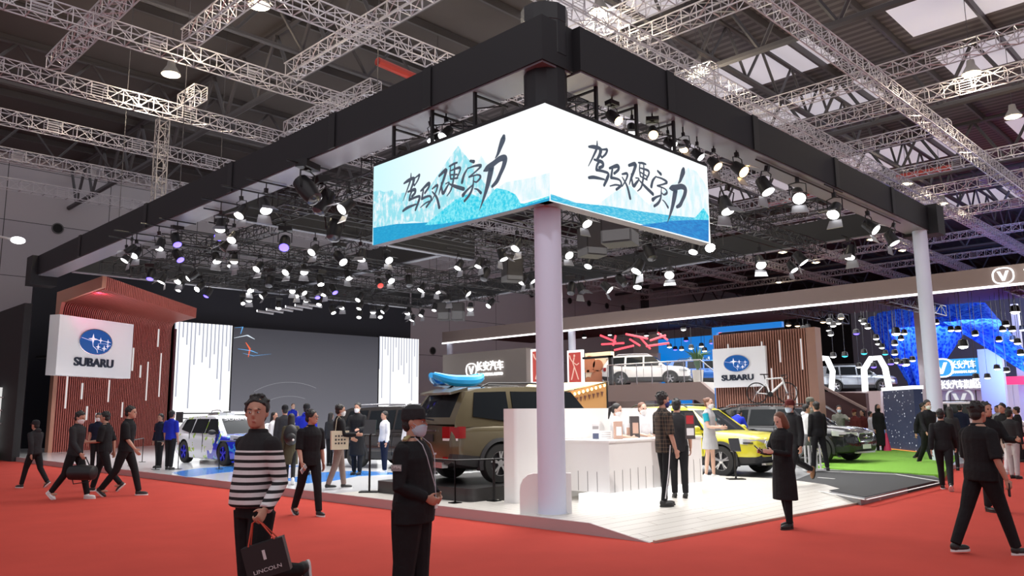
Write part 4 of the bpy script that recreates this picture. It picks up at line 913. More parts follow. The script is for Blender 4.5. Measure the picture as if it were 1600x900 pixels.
# banner
def boxsign(px0,py0,px1,py1,X0,name,m,label,cat='sign'):
    A=onX(px0,py0,X0);B=onX(px1,py1,X0); o=empty(name,(X0,A[1],B[2]),label,cat,-PI/2); W_,H_=A[1]-B[1],A[2]-B[2]
    M().span((0,0,0),(W_,.5,H_)).build('board',m,o,smooth=0); return o,W_,H_
o,W_,H_=boxsign(1466,562,1533,586,50,'hanging_banner',mat('banner_blue',(.02,.20,.45),.5,emit=(.0,.22,.5),es=.5),'blue hanging banner with white characters beside the far white column')
vlogo(o,.12,H_*.5,.55,white_sign,-.03); text('lettering','长安汽车',H_*.5,white_sign,o,(W_*.6,-.04,H_*.62),(PI/2,0,0),.02,bold=.006,width=W_*.6); text('lettering','CHANGAN AUTO',H_*.2,white_sign,o,(W_*.6,-.04,H_*.22),(PI/2,0,0),.02,bold=.006,width=W_*.6)
o,W_,H_=boxsign(1466,594,1538,609,51,'lit_shop_sign',mat('sign_grey',(.3,.3,.32),.5),'glowing character sign above the far grey stand wall')
text('lettering','长安汽车旗舰店',H_*.85,white_sign,o,(W_*.5,-.04,H_*.5),(PI/2,0,0),.02,bold=.008,width=W_*.9)
o,W_,H_=boxsign(1466,609,1560,665,51.2,'grey_stand_wall',mat('stand_grey',(.36,.36,.40),.6),'pale grey stand wall with oval emblem behind the crowd','wall')
vlogo(o,W_*.38,H_*.72,.62,emi('soft_logo',(.8,.8,.85),.9),-.03)
for k in(.2,.66): M().span((W_*k,-.02,0),(W_*k+.06,0,H_)).build('panel_joint',blkp,o,smooth=0)
o,W_,H_=boxsign(1556,589,1604,600,55,'red_lit_canopy',emi('red_canopy',(1,.03,.18),1.3),'crimson lit canopy edge at the far right','canopy')
o,W_,H_=boxsign(1565,601,1604,660,60,'white_stand',mat('stand_white',(.6,.6,.62),.5),'bright white stand at the right edge behind the crowd','stand')
for k in(.25,.55,.8): M().span((W_*k,-.05,0),(W_*k+.3,0,H_)).build('upright',mat('pale_metal',(.7,.7,.7),.4),o,smooth=0)
for i,(px,pt,pb,X0,w_) in enumerate([(1545,545,665,47,.55),(1434,475,640,44,.25),(1583,475,600,56,.2)]):
    A=onX(px,pt,X0);B=onX(px,pb,X0); tag(M().span((X0,A[1]-w_/1.,0),(X0+.4,A[1]+w_/1.,A[2])).build('square_post',mat('post_grey',(.42,.43,.47),.5),smooth=0),['pale square post right of the blue banner','slim pale post just left of the right column','slim post at the far right behind nets'][i],'post')
# star speckled panel
A=onz(1387,706,.0); B=onz(1436,712,.0)
d_=Vector(B-A); o=empty('starry_partition',A,'dark blue partition covered in white star specks','partition',math.atan2(d_.y,d_.x))
stm=mat('starry_panel',(.012,.02,.06),.4,emit=(.01,.02,.07),es=.6); t=NT(stm); tc=t.n('TexCoord'); vr=t.n('TexVoronoi'); vr.inputs['Scale'].default_value=8.; t.l(tc.outputs['Object'],vr.inputs['Vector'])
wn=t.n('TexWhiteNoise'); t.l(vr.outputs['Position'],wn.inputs[0]); xx=t.xyz()
st_=t.math('LESS_THAN',vr.outputs['Distance'],t.math('MULTIPLY',wn.outputs['Value'],.26))
gr_=t.mix(t.math('DIVIDE',xx[2],2.4),(.03,.04,.07),(.008,.012,.03)); t.l(t.mix(st_,gr_,(.9,.95,1)),t.b.inputs['Emission Color']); t.b.inputs['Emission Strength'].default_value=.9
hh=1.6+(float(0)); 
def hgt(base,py):
    lo,hi=-2,40
    for _ in range(50):
        m_=(lo+hi)/2; c=RW.T@(np.array([base[0],base[1],m_])-C0); y=450-FOC*c[1]/c[2]
        if y>py: lo=m_
        else: hi=m_
    return lo
h_=hgt(A,611); M().span((0,0,0),(d_.length,.3,h_)).build('panel',stm,o,smooth=0); M().span((0,-.05,h_),(d_.length,.35,h_+.12)).build('lit_cap',emi('cap_white',(1,1,1),1.6),o,smooth=0)
M().span((-.0,-.15,0),(d_.length,-.0,.14)).build('glowing_foot',emi('foot_orange',(1,.35,.05),1.0),o,smooth=0)
# dark maroon stair wall with handrails and light arches behind
A=onX(1282,612,33); B=onX(1358,668,33)
o=empty('stair_wall',(33,A[1],0),'dark maroon stair flank right of the brown slatted wall','stair',-PI/2); W_=A[1]-B[1]
zt=A[2]; M().prism([(0,0),(0,zt),(W_*.98,zt-.1),(W_*.98,0)],lambda u,v,h:(u,h,v),0,.3).build('flank',mat('maroon_wall',(.10,.045,.045),.6),o,smooth=0)
zr=lambda px,py:(A[1]-onX(px,py,33)[1],-.15,onX(px,py,33)[2])
M().path([zr(1284,602),zr(1356,640)],.06,n=6).build('handrail',deckf,o); M().path([zr(1288,632),zr(1334,660)],.05,n=6).build('lower_handrail',mat('rail_steel',(.6,.6,.62),.25,.8),o)
archm=emi('arch_light',(1,1,1),2.0)
for i,(pts,X0,lab) in enumerate([([(1352,612),(1350,577),(1361,560),(1374,559),(1383,575),(1390,610)],46,'white glowing faceted light arch left of the blue net'),([(1283,560),(1292,560),(1301,580),(1299,612)],46,'white glowing half arch right of the brown slatted wall')]):
    P=[Vector(onX(a,b,X0)) for a,b in pts]; c0=P[0]; o=M().path([p-c0 for p in P],.17,n=6,flat=1).build('light_arch',archm,loc=c0,smooth=0); tag(o,lab,'light arch')
# second deck at the far right with pale fascia
A=onX(1283,613,46); B=onX(1372,612,46)
o=empty('far_deck',(46,A[1],0),'far raised deck with white edge carrying the silver car','deck',-PI/2); W_=A[1]-B[1]; z_=A[2]
M().span((0,0,z_-.25),(W_,6,z_)).build('deck_floor',mat('far_white',(.6,.6,.62),.5),o,smooth=0); M().span((W_*.78,-.1,z_-1.6),(W_*1.05,.2,z_)).build('white_fascia',mat('far_white',(.6,.6,.62),.5),o,smooth=0)
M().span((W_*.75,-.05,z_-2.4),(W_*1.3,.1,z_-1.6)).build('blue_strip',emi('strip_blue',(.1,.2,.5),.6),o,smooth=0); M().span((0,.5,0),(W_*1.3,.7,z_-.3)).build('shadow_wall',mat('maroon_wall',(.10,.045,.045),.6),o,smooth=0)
tag(M().span((66,-2,2.5),(66.4,26,10)).build('far_backdrop',mat('far_grey',(.10,.11,.13),.7),smooth=0),'grey stand backdrop far behind the light arches','backdrop')
area('blue_wash',(43,6,3.2),(0,-math.radians(105),0),4,10,2000,(.2,.35,1),spread=1.7)
area('far_white_wash',(48.5,7,6.3),(0,0,0),3,24,1500,(.92,.96,1))  # added area light that brightens the far booths
area('far_stand_wash',(56,4,8.0),(0,math.radians(35),0),4,18,1500,(.95,.96,1))  # likewise added, for the stand walls behind the crowd
area('cream_wall_wash',(34.2,26,5.9),(0,math.radians(-25),0),.6,6,120,(1,.85,.65))  # added area light that brightens the cream wall
# dark lighting grid under the canopy with many small lamps
for i,y0 in enumerate([3,8,13,18,24]):
    o=truss_mesh(8,s=.5,bay=.9,r=.03,ladder=False).build('far_lighting_truss',rigm,loc=(36.8,y0,6.55),smooth=0,fix=False); tag(o,f'dark lighting truss of the neighbouring booth beneath the canopy, {ORD[i]} from the right','truss','dark trusses of the neighbouring booth')
far=[(1296,504,'w'),(1302,509,'w'),(1314,497,'o'),(1286,503,'o'),(1262,512,'o'),(1246,509,'o'),(1295,516,'w'),(1298,523,'w'),(1310,505,'w'),(1346,500,'w'),(1350,505,'w'),(1356,512,'w'),(1338,521,'b'),(1369,529,'w'),(1372,537,'w'),(1378,543,'w'),(1400,521,'W'),(1413,521,'w'),(1408,530,'w'),(1398,538,'w'),(1302,557,'w'),(1320,556,'c'),(1350,552,'c'),(1383,553,'c'),(1398,553,'w'),(1342,573,'w'),(1365,573,'b'),(1392,568,'b'),(1402,566,'w'),(1408,569,'b'),(1415,569,'W'),(1426,563,'w'),(1586,487,'W'),(1572,508,'w'),(1567,516,'w'),(1582,516,'w'),(1561,532,'w'),(1590,536,'w'),(1598,515,'w'),(1486,516,'w'),(1497,516,'w'),(1524,523,'w'),(1505,541,'W'),(1463,505,'w'),(1525,591,'w'),(1543,590,'w'),(1573,580,'w'),(1558,576,'w'),(1595,553,'w'),(1583,531,'w'),(1096,541,'w'),(1080,544,'w'),(1065,546,'w'),(1046,542,'w'),(1101,548,'w'),(1055,546,'b'),(1072,532,'b'),(1112,536,'b'),(953,523,'w'),(1010,524,'w'),(1030,521,'w'),(913,527,'w'),(1068,515,'w'),(1255,515,'w'),(1232,508,'o')]
far.sort(); LENS2={k:v for k,v in LENS.items()}
proto2={}
fl={}
for (px,py,k) in far:
    X0=38.5+(px*7)%6 if px<1480 else 39+(px*3)%5
    p=onX(px,py,X0)
    if k not in proto2:
        o=bpy.data.objects.new('far_lamp',None); COL.objects.link(o)
        M().lathe([(.05,.35),(.2,.3),(.26,.0),(.24,-.02)],n=12).build('housing',housm,o); M().ell((0,0,-.0),(.23,.23,.12),12,6).build('lens',LENS[k],o); proto2[k]=o
    else: o=dup(proto2[k])
    for ch in list(o.children):
        if ch.name.startswith('hanger'): bpy.data.objects.remove(ch)
    o.location=p; o.scale=(.62,)*3 if k!='W' else (.9,)*3
    M().tube((0,0,.3),(0,0,max(.6,(6.9-p[2])/o.scale[0])),.02,n=4).build('hanger',housm,o)
    zn='above the white deck car' if px<1120 else ('between slatted wall and right column' if px<1440 else 'right of the far white column')
    fl[(k,zn)]=fl.get((k,zn),0)+1
    tag(o,f'small {CN.get(k,"cyan")} lamp {zn}, {ORD[min(29,fl[(k,zn)]-1)]} from left','lamp','small lamps of the neighbouring booths')
# display rack at the far left
p=onY(3,700,36); o=empty('display_rack',(onY(-20,700,36)[0],36,0),'bright white display rack cropped by the left edge','rack')
Wd=float(onY(14,700,36)[0]-onY(-20,700,36)[0]); M().span((0,0,0),(Wd,.4,2.75)).build('lit_panel',mat('rack_white',(.7,.7,.7),.5,emit=(.85,.88,.85),es=.7),o,smooth=0)
for k in range(5): M().span((0,-.25,.35+.5*k),(Wd+.1,0,.39+.5*k)).build('shelf',mat('pale_metal',(.7,.7,.7),.4),o,smooth=0)
M().span((0,-.3,0),(Wd,0,.3)).build('green_base',mat('rack_green',(.1,.35,.08),.6),o,smooth=0)
# ---------------------------------------------------------------- cars
def paint(name,col,rough=.28,metal=.35): return mat(name,col,rough,metal,coat=.8)
cglass=mat('car_glass',(.012,.014,.016),.08,0,spec=.08); plast=mat('car_cladding',(.022,.022,.024),.5); tyre=mat('tyre_rubber',(.02,.02,.02),.75); alloy=mat('alloy_silver',(.6,.6,.62),.25,.9); darkrim=mat('rim_dark',(.03,.03,.035),.35,.6)
headl=mat('headlamp',(.75,.78,.8),.08,.3); taill=mat('tail_lamp_red',(.28,.006,.008),.12); platem=mat('plate_white',(.75,.75,.75),.4); chrom=mat('car_chrome',(.8,.8,.82),.1,1)
seam=mat('panel_gap',(.01,.01,.01),.6); gap=seam
def wheel(parent,x,y,r=.345,rim=alloy,side=1,name='wheel'):
    o=bpy.data.objects.new(name,None); 
    o=M().lathe([(r*.62,-.11),(r*.95,-.11),(r,-.08),(r,.08),(r*.95,.11),(r*.62,.11),(r*.60,.07),(r*.60,-.07)],axis='Y',n=32,closed=True).build('wheel',tyre,parent); o.location=(x,y,r)
    M().lathe([(r*.62,-.06),(r*.64,.02),(.02,.03),(.02,-.06)],axis='Y',n=28).build('rim_barrel',darkrim,o)
    g=M(); s=side
    for k in range(5):
        a=2*PI*k/5+.3
        for d in(-.14,.14):
            p0=(.05*math.cos(a),s*.085,.05*math.sin(a)); p1=(r*.62*math.cos(a+d),s*.095,r*.62*math.sin(a+d)); g.path([p0,p1],[.026,.02],n=4)
    g.lathe([(.06,.06*s),(.06,.1*s),(.01,.105*s)],axis='Y',n=12)
    g.lathe([(r*.60,.085*s),(r*.65,.09*s),(r*.65,.1*s),(r*.60,.1*s)],axis='Y',n=28,closed=True)
    g.build('alloy_spokes',rim,o); return o
def car(name,loc,head,pm,label,H=1.62,L=4.45,rim=alloy,clad=True,rear=-2.12,rails=True,group=None,rally=False,detail=True,wb=1.335,second=None,cat='car',scale=1,pitch=0):
    o=empty(name,loc,label,cat,math.radians(head),group)
    if scale!=1: o.scale=(scale,)*3
    k=L/4.45
    X=np.array([-2.225,-2.2,-2.1,-1.8,-1.4,-.8,0,.8,1.2,1.7,2.0,2.14,2.2,2.225])*k
    zt=np.array([.80,.96,1.03,1.05,1.05,1.04,1.02,1.01,1.0,.97,.92,.85,.76,.62])+(H-1.62)*.35
    zb=np.array([.42,.36,.32,.26,.23,.22,.22,.22,.22,.25,.27,.30,.36,.45])
    hw=np.array([.74,.80,.855,.885,.9,.9,.9,.9,.9,.88,.82,.75,.68,.62])
    if rally: zt-=.06; zb-=.08
    xs=np.unique(np.concatenate([X,np.linspace(X[0],X[-1],40)]))
    rings=[]; frac=[(0,0),(.82,0),(.95,.05),(1.0,.28),(1.0,.50),(.985,.72),(.955,.86),(.90,.95),(.80,1.0),(.42,1.03),(0,1.04)]
    for x in xs:
        a,b,h=np.interp(x,X,zt),np.interp(x,X,zb),np.interp(x,X,hw)
        h+= .035*(math.exp(-((x-wb)/.42)**2)+math.exp(-((x+wb)/.42)**2)) if rally else 0
        pts=[(fy*h,b+(a-b)*fz) for fy,fz in frac]
        ring=[(x,y,z) for y,z in pts]+[(x,-y,z) for y,z in pts[-2:0:-1]]
        rings.append(ring)
    g=M(); g.loft(rings)
    n=len(rings[0])
    if clad:
        for i in range(len(rings)-1):
            for j in range(n):
                if j in(0,1,2) or j in(n-1,n-2,n-3): g.mi[i*n+j]=1
    body=g.build('body',[pm,plast],o,smooth=40,fix=False)
    import bmesh
    bm=bmesh.new(); bm.from_mesh(body.data); bmesh.ops.recalc_face_normals(bm,faces=bm.faces); bm.to_mesh(body.data); bm.free()
    r=.345 if not rally else .34
    cut=M()
    for sx in(-1,1):
        for sy in(-1,1):
            cut.lathe([(r+.05,sy*.62),(r+.05,sy*1.3)],(sx*wb,0,r),'Y',n=28)
    cu=cut.build('cutter_tmp',plast,None,smooth=0); 
    cu.parent=o
    md=body.modifiers.new('b','BOOLEAN'); md.operation='DIFFERENCE'; md.object=cu; md.solver='EXACT'; md.material_mode='TRANSFER'
    bpy.context.view_layer.update(); dg=bpy.context.evaluated_depsgraph_get()
    me=bpy.data.meshes.new_from_object(body.evaluated_get(dg)); body.modifiers.clear(); old=body.data; body.data=me; bpy.data.meshes.remove(old); bpy.data.objects.remove(cu)
    me.set_sharp_from_angle(angle=math.radians(38))
    for sx in(-1,1):
        for sy in(-1,1): wheel(o,sx*wb,sy*.80,r,rim,sy)
    if clad:
        for sx in(-1,1):
            for sy in(-1,1):
                g=M(); N=18; A=[]
                for i in range(N+1):
                    a=math.radians(-14+208*i/N); A.append(a)
                vs=[];fs=[]
                for a in A:
                    for rr in(r+.04,r+.105):
                        for yy in(.80,.925 if rr<r+.1 else .905): vs.append((sx*wb+rr*math.cos(a),sy*yy,r+rr*math.sin(a)))
                for i in range(N):
                    b=i*4; c=b+4; fs+=[(b,b+1,c+1,c),(b+1,b+3,c+3,c+1),(b+3,b+2,c+2,c+3),(b+2,b,c,c+2)]
                g.add(vs,fs); g.build('arch_cladding',plast,o)
    # greenhouse
    zbelt=1.0+(H-1.62)*.35-(.06 if rally else 0); zr=H-.04
    out=[(1.08,zbelt-.03),(.9,zbelt+.10),(.35,zr-.07),(.22,zr-.02),(0,zr),(-.5,zr+.015),(-1.1,zr),(-1.6,zr-.03),(rear+.30,zr-.09),(rear+.02,zbelt+.12),(rear-.02,zbelt)]
    out=[(x*k,z) for x,z in out]
    def yw(z): t_=max(0,min(1,(z-zbelt)/(zr-zbelt))); return .845-.20*t_**1.1
    T=np.linspace(-1,1,11); vs=[]
    for i,(x,z) in enumerate(out):
        for t_ in T:
            e=1-t_*t_; dx=(.11 if i<=2 else .05 if i==3 else 0)*e - (.07 if i>=8 else 0)*e
            vs.append((x+dx,t_*yw(z),z+(.035 if 3<=i<=8 else 0)*e))
    nT=len(T); g=M(); fs=[];mi=[]
    for i in range(len(out)-1):
        for j in range(nT-1):
            fs.append((i*nT+j,i*nT+j+1,(i+1)*nT+j+1,(i+1)*nT+j)); edge=j in(0,nT-2)
            mi.append(1 if ((i in(0,1)) or (i==8)) and not edge else 0)
    g.add(vs,fs); g.mi=mi
    for s_ in(0,nT-1):
        b=[(x,(-1 if s_==0 else 1)*yw(zbelt),zbelt-.05) for x,z in out]; base=g.c; g.add([vs[i*nT+s_] for i in range(len(out))]+b,[(i,i+1,len(out)+i+1,len(out)+i) for i in range(len(out)-1)])
    g.build('cabin',[pm,cglass],o,smooth=35)
    top=lambda x: np.interp(x,[q[0] for q in out][::-1],[q[1] for q in out][::-1])
    def win(x0,x1,sa,sb,nm='side_window',z1=None):
        """side window between x0(front) and x1(rear) at belt; sa, sb lean of the edges"""
        for sy in(-1,1):
            zlo=zbelt+.03; zhi=zr-.075; P=[(x0,zlo),(x0-sa,zhi),(x1-sb,zhi-(.02 if x1<-1 else 0)),(x1,zlo+(.10 if x1<-1.2 else 0))]
            m_=M(); d=[]
            for (u,v) in P: d.append((u,sy*(yw(v)+.008),v))
            m_.add(d+[(a_,b_-sy*.02,c_) for a_,b_,c_ in d],[(0,1,2,3),(7,6,5,4)]+[(i,i+4,(i+1)%4+4,(i+1)%4) for i in range(4)]); m_.build(nm,cglass,o,smooth=0)
    win(.88*k,-.02*k,.42*k,.0); win(-.10*k,-.95*k,.0,-.02*k); win(-1.05*k,(rear+.36)*k,-.02*k,-.1*k)
    if detail:
        for x in(.86,-.06,-.98):
            for sy in(-1,1): M().box((x*k,sy*.895,.66),(.012,.02,.62)).build('door_gap',gap,o,smooth=0)
        for x in(.12,-.78):
            for sy in(-1,1): M().box((x*k,sy*.915,.90),(.17,.03,.025)).build('door_handle',pm,o,smooth=0)
    for sy in(-1,1):
        g=M(); g.ell((.78*k,sy*1.0,zbelt+.07),(.075,.12,.075)); g.box((.80*k,sy*.89,zbelt+.03),(.06,.12,.03)); g.build('side_mirror',pm if not rally else plast,o)
        # head lamps
        g=M(); P=[(2.19,.36),(2.185,.50),(2.12,.68),(1.98,.80),(1.72,.885),(1.72,.80),(2.0,.60),(2.1,.36)]
        g.prism([(a*k,b*sy) for a,b in P],lambda u,v,h:(u+(.015 if u>1.9*k else 0),v+sy*.012,h+(2.2*k-u)*.10),.70,.83); g.build('headlamp',headl,o,smooth=25)
        g=M(); g.box((2.0*k,sy*.80,.765),(.22,.10,.03),rz=-sy*.55); g.build('lamp_trim',plast,o,smooth=0)
        g=M(); g.prism([(-2.235*k,.52*sy),(-2.21*k,.72*sy),(-2.10*k,.86*sy),(-1.98*k,.875*sy),(-1.98*k,.80*sy),(-2.1*k,.52*sy)],lambda u,v,h:(u-.01,v+sy*.012,h),.80,1.0); g.build('tail_lamp',taill,o,smooth=25)
        M().prism([(-2.24*k,.55*sy),(-2.215*k,.71*sy),(-2.11*k,.84*sy),(-2.1*k,.52*sy)],lambda u,v,h:(u-.012,v+sy*.012,h),.76,.80).build('reverse_lamp',platem,o,smooth=0)
        M().box((-2.2*k,sy*.62,.46),(.08,.16,.05)).build('reflector',taill,o,smooth=0)
        M().lathe([(.05,0),(.055,.03),(.01,.035)],(2.17*k,sy*.62,.46),'X',n=12).build('fog_lamp',headl,o)
        M().prism([(.70,.34),(.52,.36),(.52,.56),(.74,.56)],lambda u,v,h:(h-abs(u-.52)*.45,u*sy,v),2.10*k,2.21*k).build('bumper_vent',plast,o,smooth=0)
    M().prism([(-.36,.80),(.36,.80),(.42,.70),(.34,.58),(-.34,.58),(-.42,.70)],lambda u,v,h:(h-abs(u)*.06,u,v),2.15*k,2.245*k).build('grille',plast,o,smooth=0)
    g=M(); g.path([(2.25*k-abs(u)*.06,u,v) for u,v in((-.42,.70),(-.36,.80),(.36,.80),(.42,.70),(.34,.58),(-.34,.58))],.014,n=5,closed=True); g.path([(2.25*k,-.2,.70),(2.25*k,.2,.70)],.012,n=5); g.ell((2.255*k,0,.71),(.012,.075,.045),12,6); g.build('grille_trim',chrom,o)
    M().prism([(-.55,.50),(.55,.50),(.62,.34),(-.62,.34)],lambda u,v,h:(h-abs(u)*.14,u,v),2.12*k,2.235*k).build('lower_intake',plast,o,smooth=0)
    M().box((2.25*k,0,.44),(.02,.44,.12)).build('number_plate',platem,o,smooth=0)
    M().box((2.19*k,0,.29),(.1,1.0,.05)).build('skid_plate',alloy,o,smooth=0)
    M().box((-2.24*k,0,.80),(.02,.42,.13)).build('rear_plate_recess',plast,o,smooth=0)
    M().box((-2.2*k,0,.34),(.12,1.1,.10)).build('rear_bumper_trim',alloy if clad else plast,o,smooth=0)
    M().box((-2.235*k,0,.93),(.02,.6,.025)).build('tailgate_trim',chrom,o,smooth=0)
    if rails:
        for sy in(-1,1):
            g=M(); g.path([(.25*k,sy*.60,zr+.0),(.12*k,sy*.60,zr+.07),(-.5*k,sy*.60,zr+.085),(-1.35*k,sy*.60,zr+.07),(-1.5*k,sy*.60,zr-.0)],.018,n=6); g.build('roof_rail',plast if rails!='silver' else alloy,o)
    M().prism([(rear*k+.06,zr-.09),(rear*k+.42,zr-.0),(rear*k+.42,zr-.05),(rear*k+.08,zr-.13)],lambda u,v,h:(u,h,v),-.56,.56).build('rear_spoiler',pm,o,smooth=0)
    return o
yel=paint('paint_yellow',(.66,.60,.03),.3,.15); oliv=paint('paint_olive',(.12,.097,.052),.3,.5); dkb=paint('paint_dark_brown',(.045,.038,.035),.25,.5); blkc=paint('paint_black',(.018,.019,.022),.2,.4); wht=paint('paint_white',(.78,.78,.80),.3,.0); silv=paint('paint_silver',(.45,.50,.56),.25,.6); bluc=paint('paint_navy',(.02,.04,.16),.25,.4); pale=paint('paint_pale_silver',(.6,.6,.62),.3,.3)
# yellow crossover: front left wheel stands near (16.75, 9.9)
yc=car('yellow_crossover',(17.65,11.05,.10),-93,yel,'bright yellow crossover with black cladding beside the hostess',H=1.62)
fo=car('olive_suv',(11.56,10.93,.365),-10,oliv,'olive brown sport utility car seen from behind on the black plinth',H=1.73,L=4.6,rear=-2.16,rails=True)
da=car('dark_wagon',(13.9,17.5,.15),-78,dkb,'dark brown wagon with roof rails behind the tote bag visitor',H=1.66,L=4.75,rails='silver')
bk=car('black_suv',(25.75,12.9,.10),-82,blkc,'black sport utility car carrying the white bicycle on its roof',H=1.65,rails='silver')
dx=car('dark_crossover',(23.15,11.1,.13),-95,blkc,'black crossover standing on the green turf at the right',H=1.60,rails=True)
# rally car
liv=paint('paint_rally',(.8,.8,.85),.2,0); t=NT(liv); x=t.xyz(); n=t.n('TexNoise'); n.inputs['Scale'].default_value=2.2; n.inputs['Detail'].default_value=3; tc=t.n('TexCoord'); t.l(tc.outputs['Object'],n.inputs['Vector'])
f=t.math('ADD',t.math('MULTIPLY',x[0],.42),t.math('SUBTRACT',n.outputs['Fac'],.5)); f=t.math('ADD',f,t.math('MULTIPLY',x[2],-.35)); m1=t.math('GREATER_THAN',f,.12); 
n2=t.n('TexNoise'); n2.inputs['Scale'].default_value=3.5; t.l(tc.outputs['Object'],n2.inputs['Vector'])
base=t.mix(t.math('GREATER_THAN',n2.outputs['Fac'],.62),(.80,.82,.86),(.42,.62,.10)); base=t.mix(m1,base,(.01,.03,.62)); t.l(t.mix(t.math('MULTIPLY',m1,t.math('GREATER_THAN',n2.outputs['Fac'],.58)),base,(.05,.35,.75)),t.b.inputs['Base Color'])
rimb=mat('rim_blue',(.03,.03,.75),.3,.4)
rc=car('rally_car',(11.75,23.9,.15),-90,liv,'blue and white rally car with big rear wing on the stage floor',H=1.46,L=4.5,rim=rimb,clad=False,rails=False,rally=True)
g=M(); g.box((-2.05,0,1.52),(.36,1.6,.04)); g.box((-2.0,0,1.36),(.26,1.5,.03)); g.box((-2.02,.8,1.40),(.5,.03,.34)); g.box((-2.02,-.8,1.40),(.5,.03,.34)); g.box((-2.0,.4,1.2),(.1,.03,.4)); g.box((-2.0,-.4,1.2),(.1,.03,.4)); g.build('rear_wing',plast,rc,smooth=0)
M().prism([(.1,.12),(.1,-.12),(-.35,-.2),(-.35,.2)],lambda u,v,h:(u-.2,v,h),1.42,1.53).build('roof_scoop',liv,rc,smooth=0)
M().prism([(2.45,-.7),(2.45,.7),(2.0,.95),(2.0,-.95)],lambda u,v,h:(u,v,h),.12,.16).build('front_splitter',mat('splitter_blue',(.02,.05,.6),.3),rc,smooth=0)
text('windscreen_banner','SUBARU',.13,mat('banner_white',(.9,.9,.9),.4),rc,(.52,0,1.33),(0,math.radians(0),PI/2),.003,width=1.0).rotation_euler=(math.radians(58),0,PI/2)
text('bumper_lettering','SUBARU',.1,mat('banner_white',(.9,.9,.9),.4),rc,(2.29,0,.52),(PI/2,0,PI/2),.003,width=.5)
M().box((2.15,-.52,.50),(.1,.3,.14),rz=.35).build('plate_sticker',mat('sticker_yellow',(.7,.5,.1),.4),rc,smooth=0)
ps=car('pale_wagon',(14.4,29.0,.15),-104,pale,'pale silver wagon partly hidden behind the rally car and striped man',H=1.6,rails='silver')
gn=car('green_hatchback',(16.9,16.6,.15),-70,paint('paint_green',(.03,.10,.06),.25,.4),'dark green car roof showing behind the guard and olive car',H=1.55)
# upper deck cars
p=onX(1008,600,36.2); wc=car('white_suv',(36.4,float(p[1]),DZ),-62,wht,'white sport utility car parked on the raised brown deck',H=1.68,L=4.7,rails='silver',clad=True)
p=onX(1329,612,48); sc_=car('silver_coupe_suv',(48.6,float(p[1]),float(onX(1329,612,46)[2])-.0),-50,silv,'silver grey sport utility car on the far raised deck',H=1.62,L=4.6)
p=onX(1103,604,40); bc=car('blue_car',(40,float(p[1]),DZ-.0),-60,paint('paint_azure',(.02,.12,.45),.2,.3),'blue car at the far end of the deck, mostly hidden by the white sign',H=1.5)
tag(M().span((37,float(p[1])-3,DZ-.4),(43,yb-.05,DZ-.02)).build('rear_deck',mat('deck_top',(.5,.48,.46),.4),smooth=0),'deck slab carrying the blue car','deck')
p=onX(1511,628,42); car('crowd_car',(42,float(p[1]),.0),-60,wht,'white car roof rising above the crowd at the right',H=1.9)
# bicycle on the black car roof
bw=mat('bike_white',(.8,.8,.8),.3); bk_=mat('bike_black',(.015,.015,.015),.4)
def bicycle(loc,head,label):
    o=empty('bicycle',loc,label,'bicycle',math.radians(head)); R=.34
    for nm,x in(('rear_wheel',-.5),('front_wheel',.5)):
        g=M(); g.path([(x+R*math.cos(a),0,R+R*math.sin(a)) for a in np.linspace(0,2*PI,28,endpoint=False)],.019,n=6,closed=True); q=g.build(nm,bk_,o)
        g=M(); 
        for k in range(12): a=k*PI/6; g.tube((x,.02*(-1)**k,R),(x+R*math.cos(a),0,R+R*math.sin(a)),.004,n=3)
        g.lathe([(.03,-.03),(.03,.03)],(x,0,R),'Y',n=10); g.build('spokes',alloy,q)
    g=M(); bb=(-.07,0,.29); st=(-.2,0,.80); ht=(.36,0,.84); hb_=(.40,0,.70); rd=(-.5,0,R)
    g.path([st,ht],.03,n=8); g.path([bb,hb_],.042,n=8); g.path([bb,st],.03,n=8); g.path([rd,bb],.02,n=6); g.path([rd,(-.17,0,.68)],.018,n=6); g.path([ht,hb_,(.5,0,R)],[.035,.035,.02],n=8); g.build('frame',bw,o)
    g=M(); g.path([st,(-.23,0,.95)],.02,n=6); g.build('seat_post',bk_,o)
    M().loft([[(x_,w_*math.cos(a),.965+.02*math.sin(a)) for a in np.linspace(0,2*PI,10,endpoint=False)] for x_,w_ in((-.36,.07),(-.28,.065),(-.15,.03),(-.08,.015))]).build('saddle',bk_,o)
    g=M(); g.path([ht,(.37,0,.92)],.02,n=6); g.path([(.37,-.2,.93),(.37,.2,.93)],.014,n=6)
    for s in(-1,1): g.path([(.37,s*.2,.93),(.46,s*.2,.93),(.5,s*.2,.87),(.46,s*.2,.81),(.40,s*.2,.80)],.014,n=6)
    g.build('handlebar',bk_,o); g=M(); g.lathe([(.09,-.005),(.09,.005)],(bb[0],-.05,bb[2]),'Y',n=20); g.tube((bb[0],-.06,bb[2]),(bb[0]+.15,-.07,bb[2]-.08),.012,n=5); g.tube((bb[0],.06,bb[2]),(bb[0]-.15,.07,bb[2]+.08),.012,n=5); g.build('crankset',bk_,o)
    return o
_b=onX(1207,628,25.6)
bicycle((25.6,float(_b[1]),1.83),-45-5,'white road bicycle mounted on the roof of the black car')
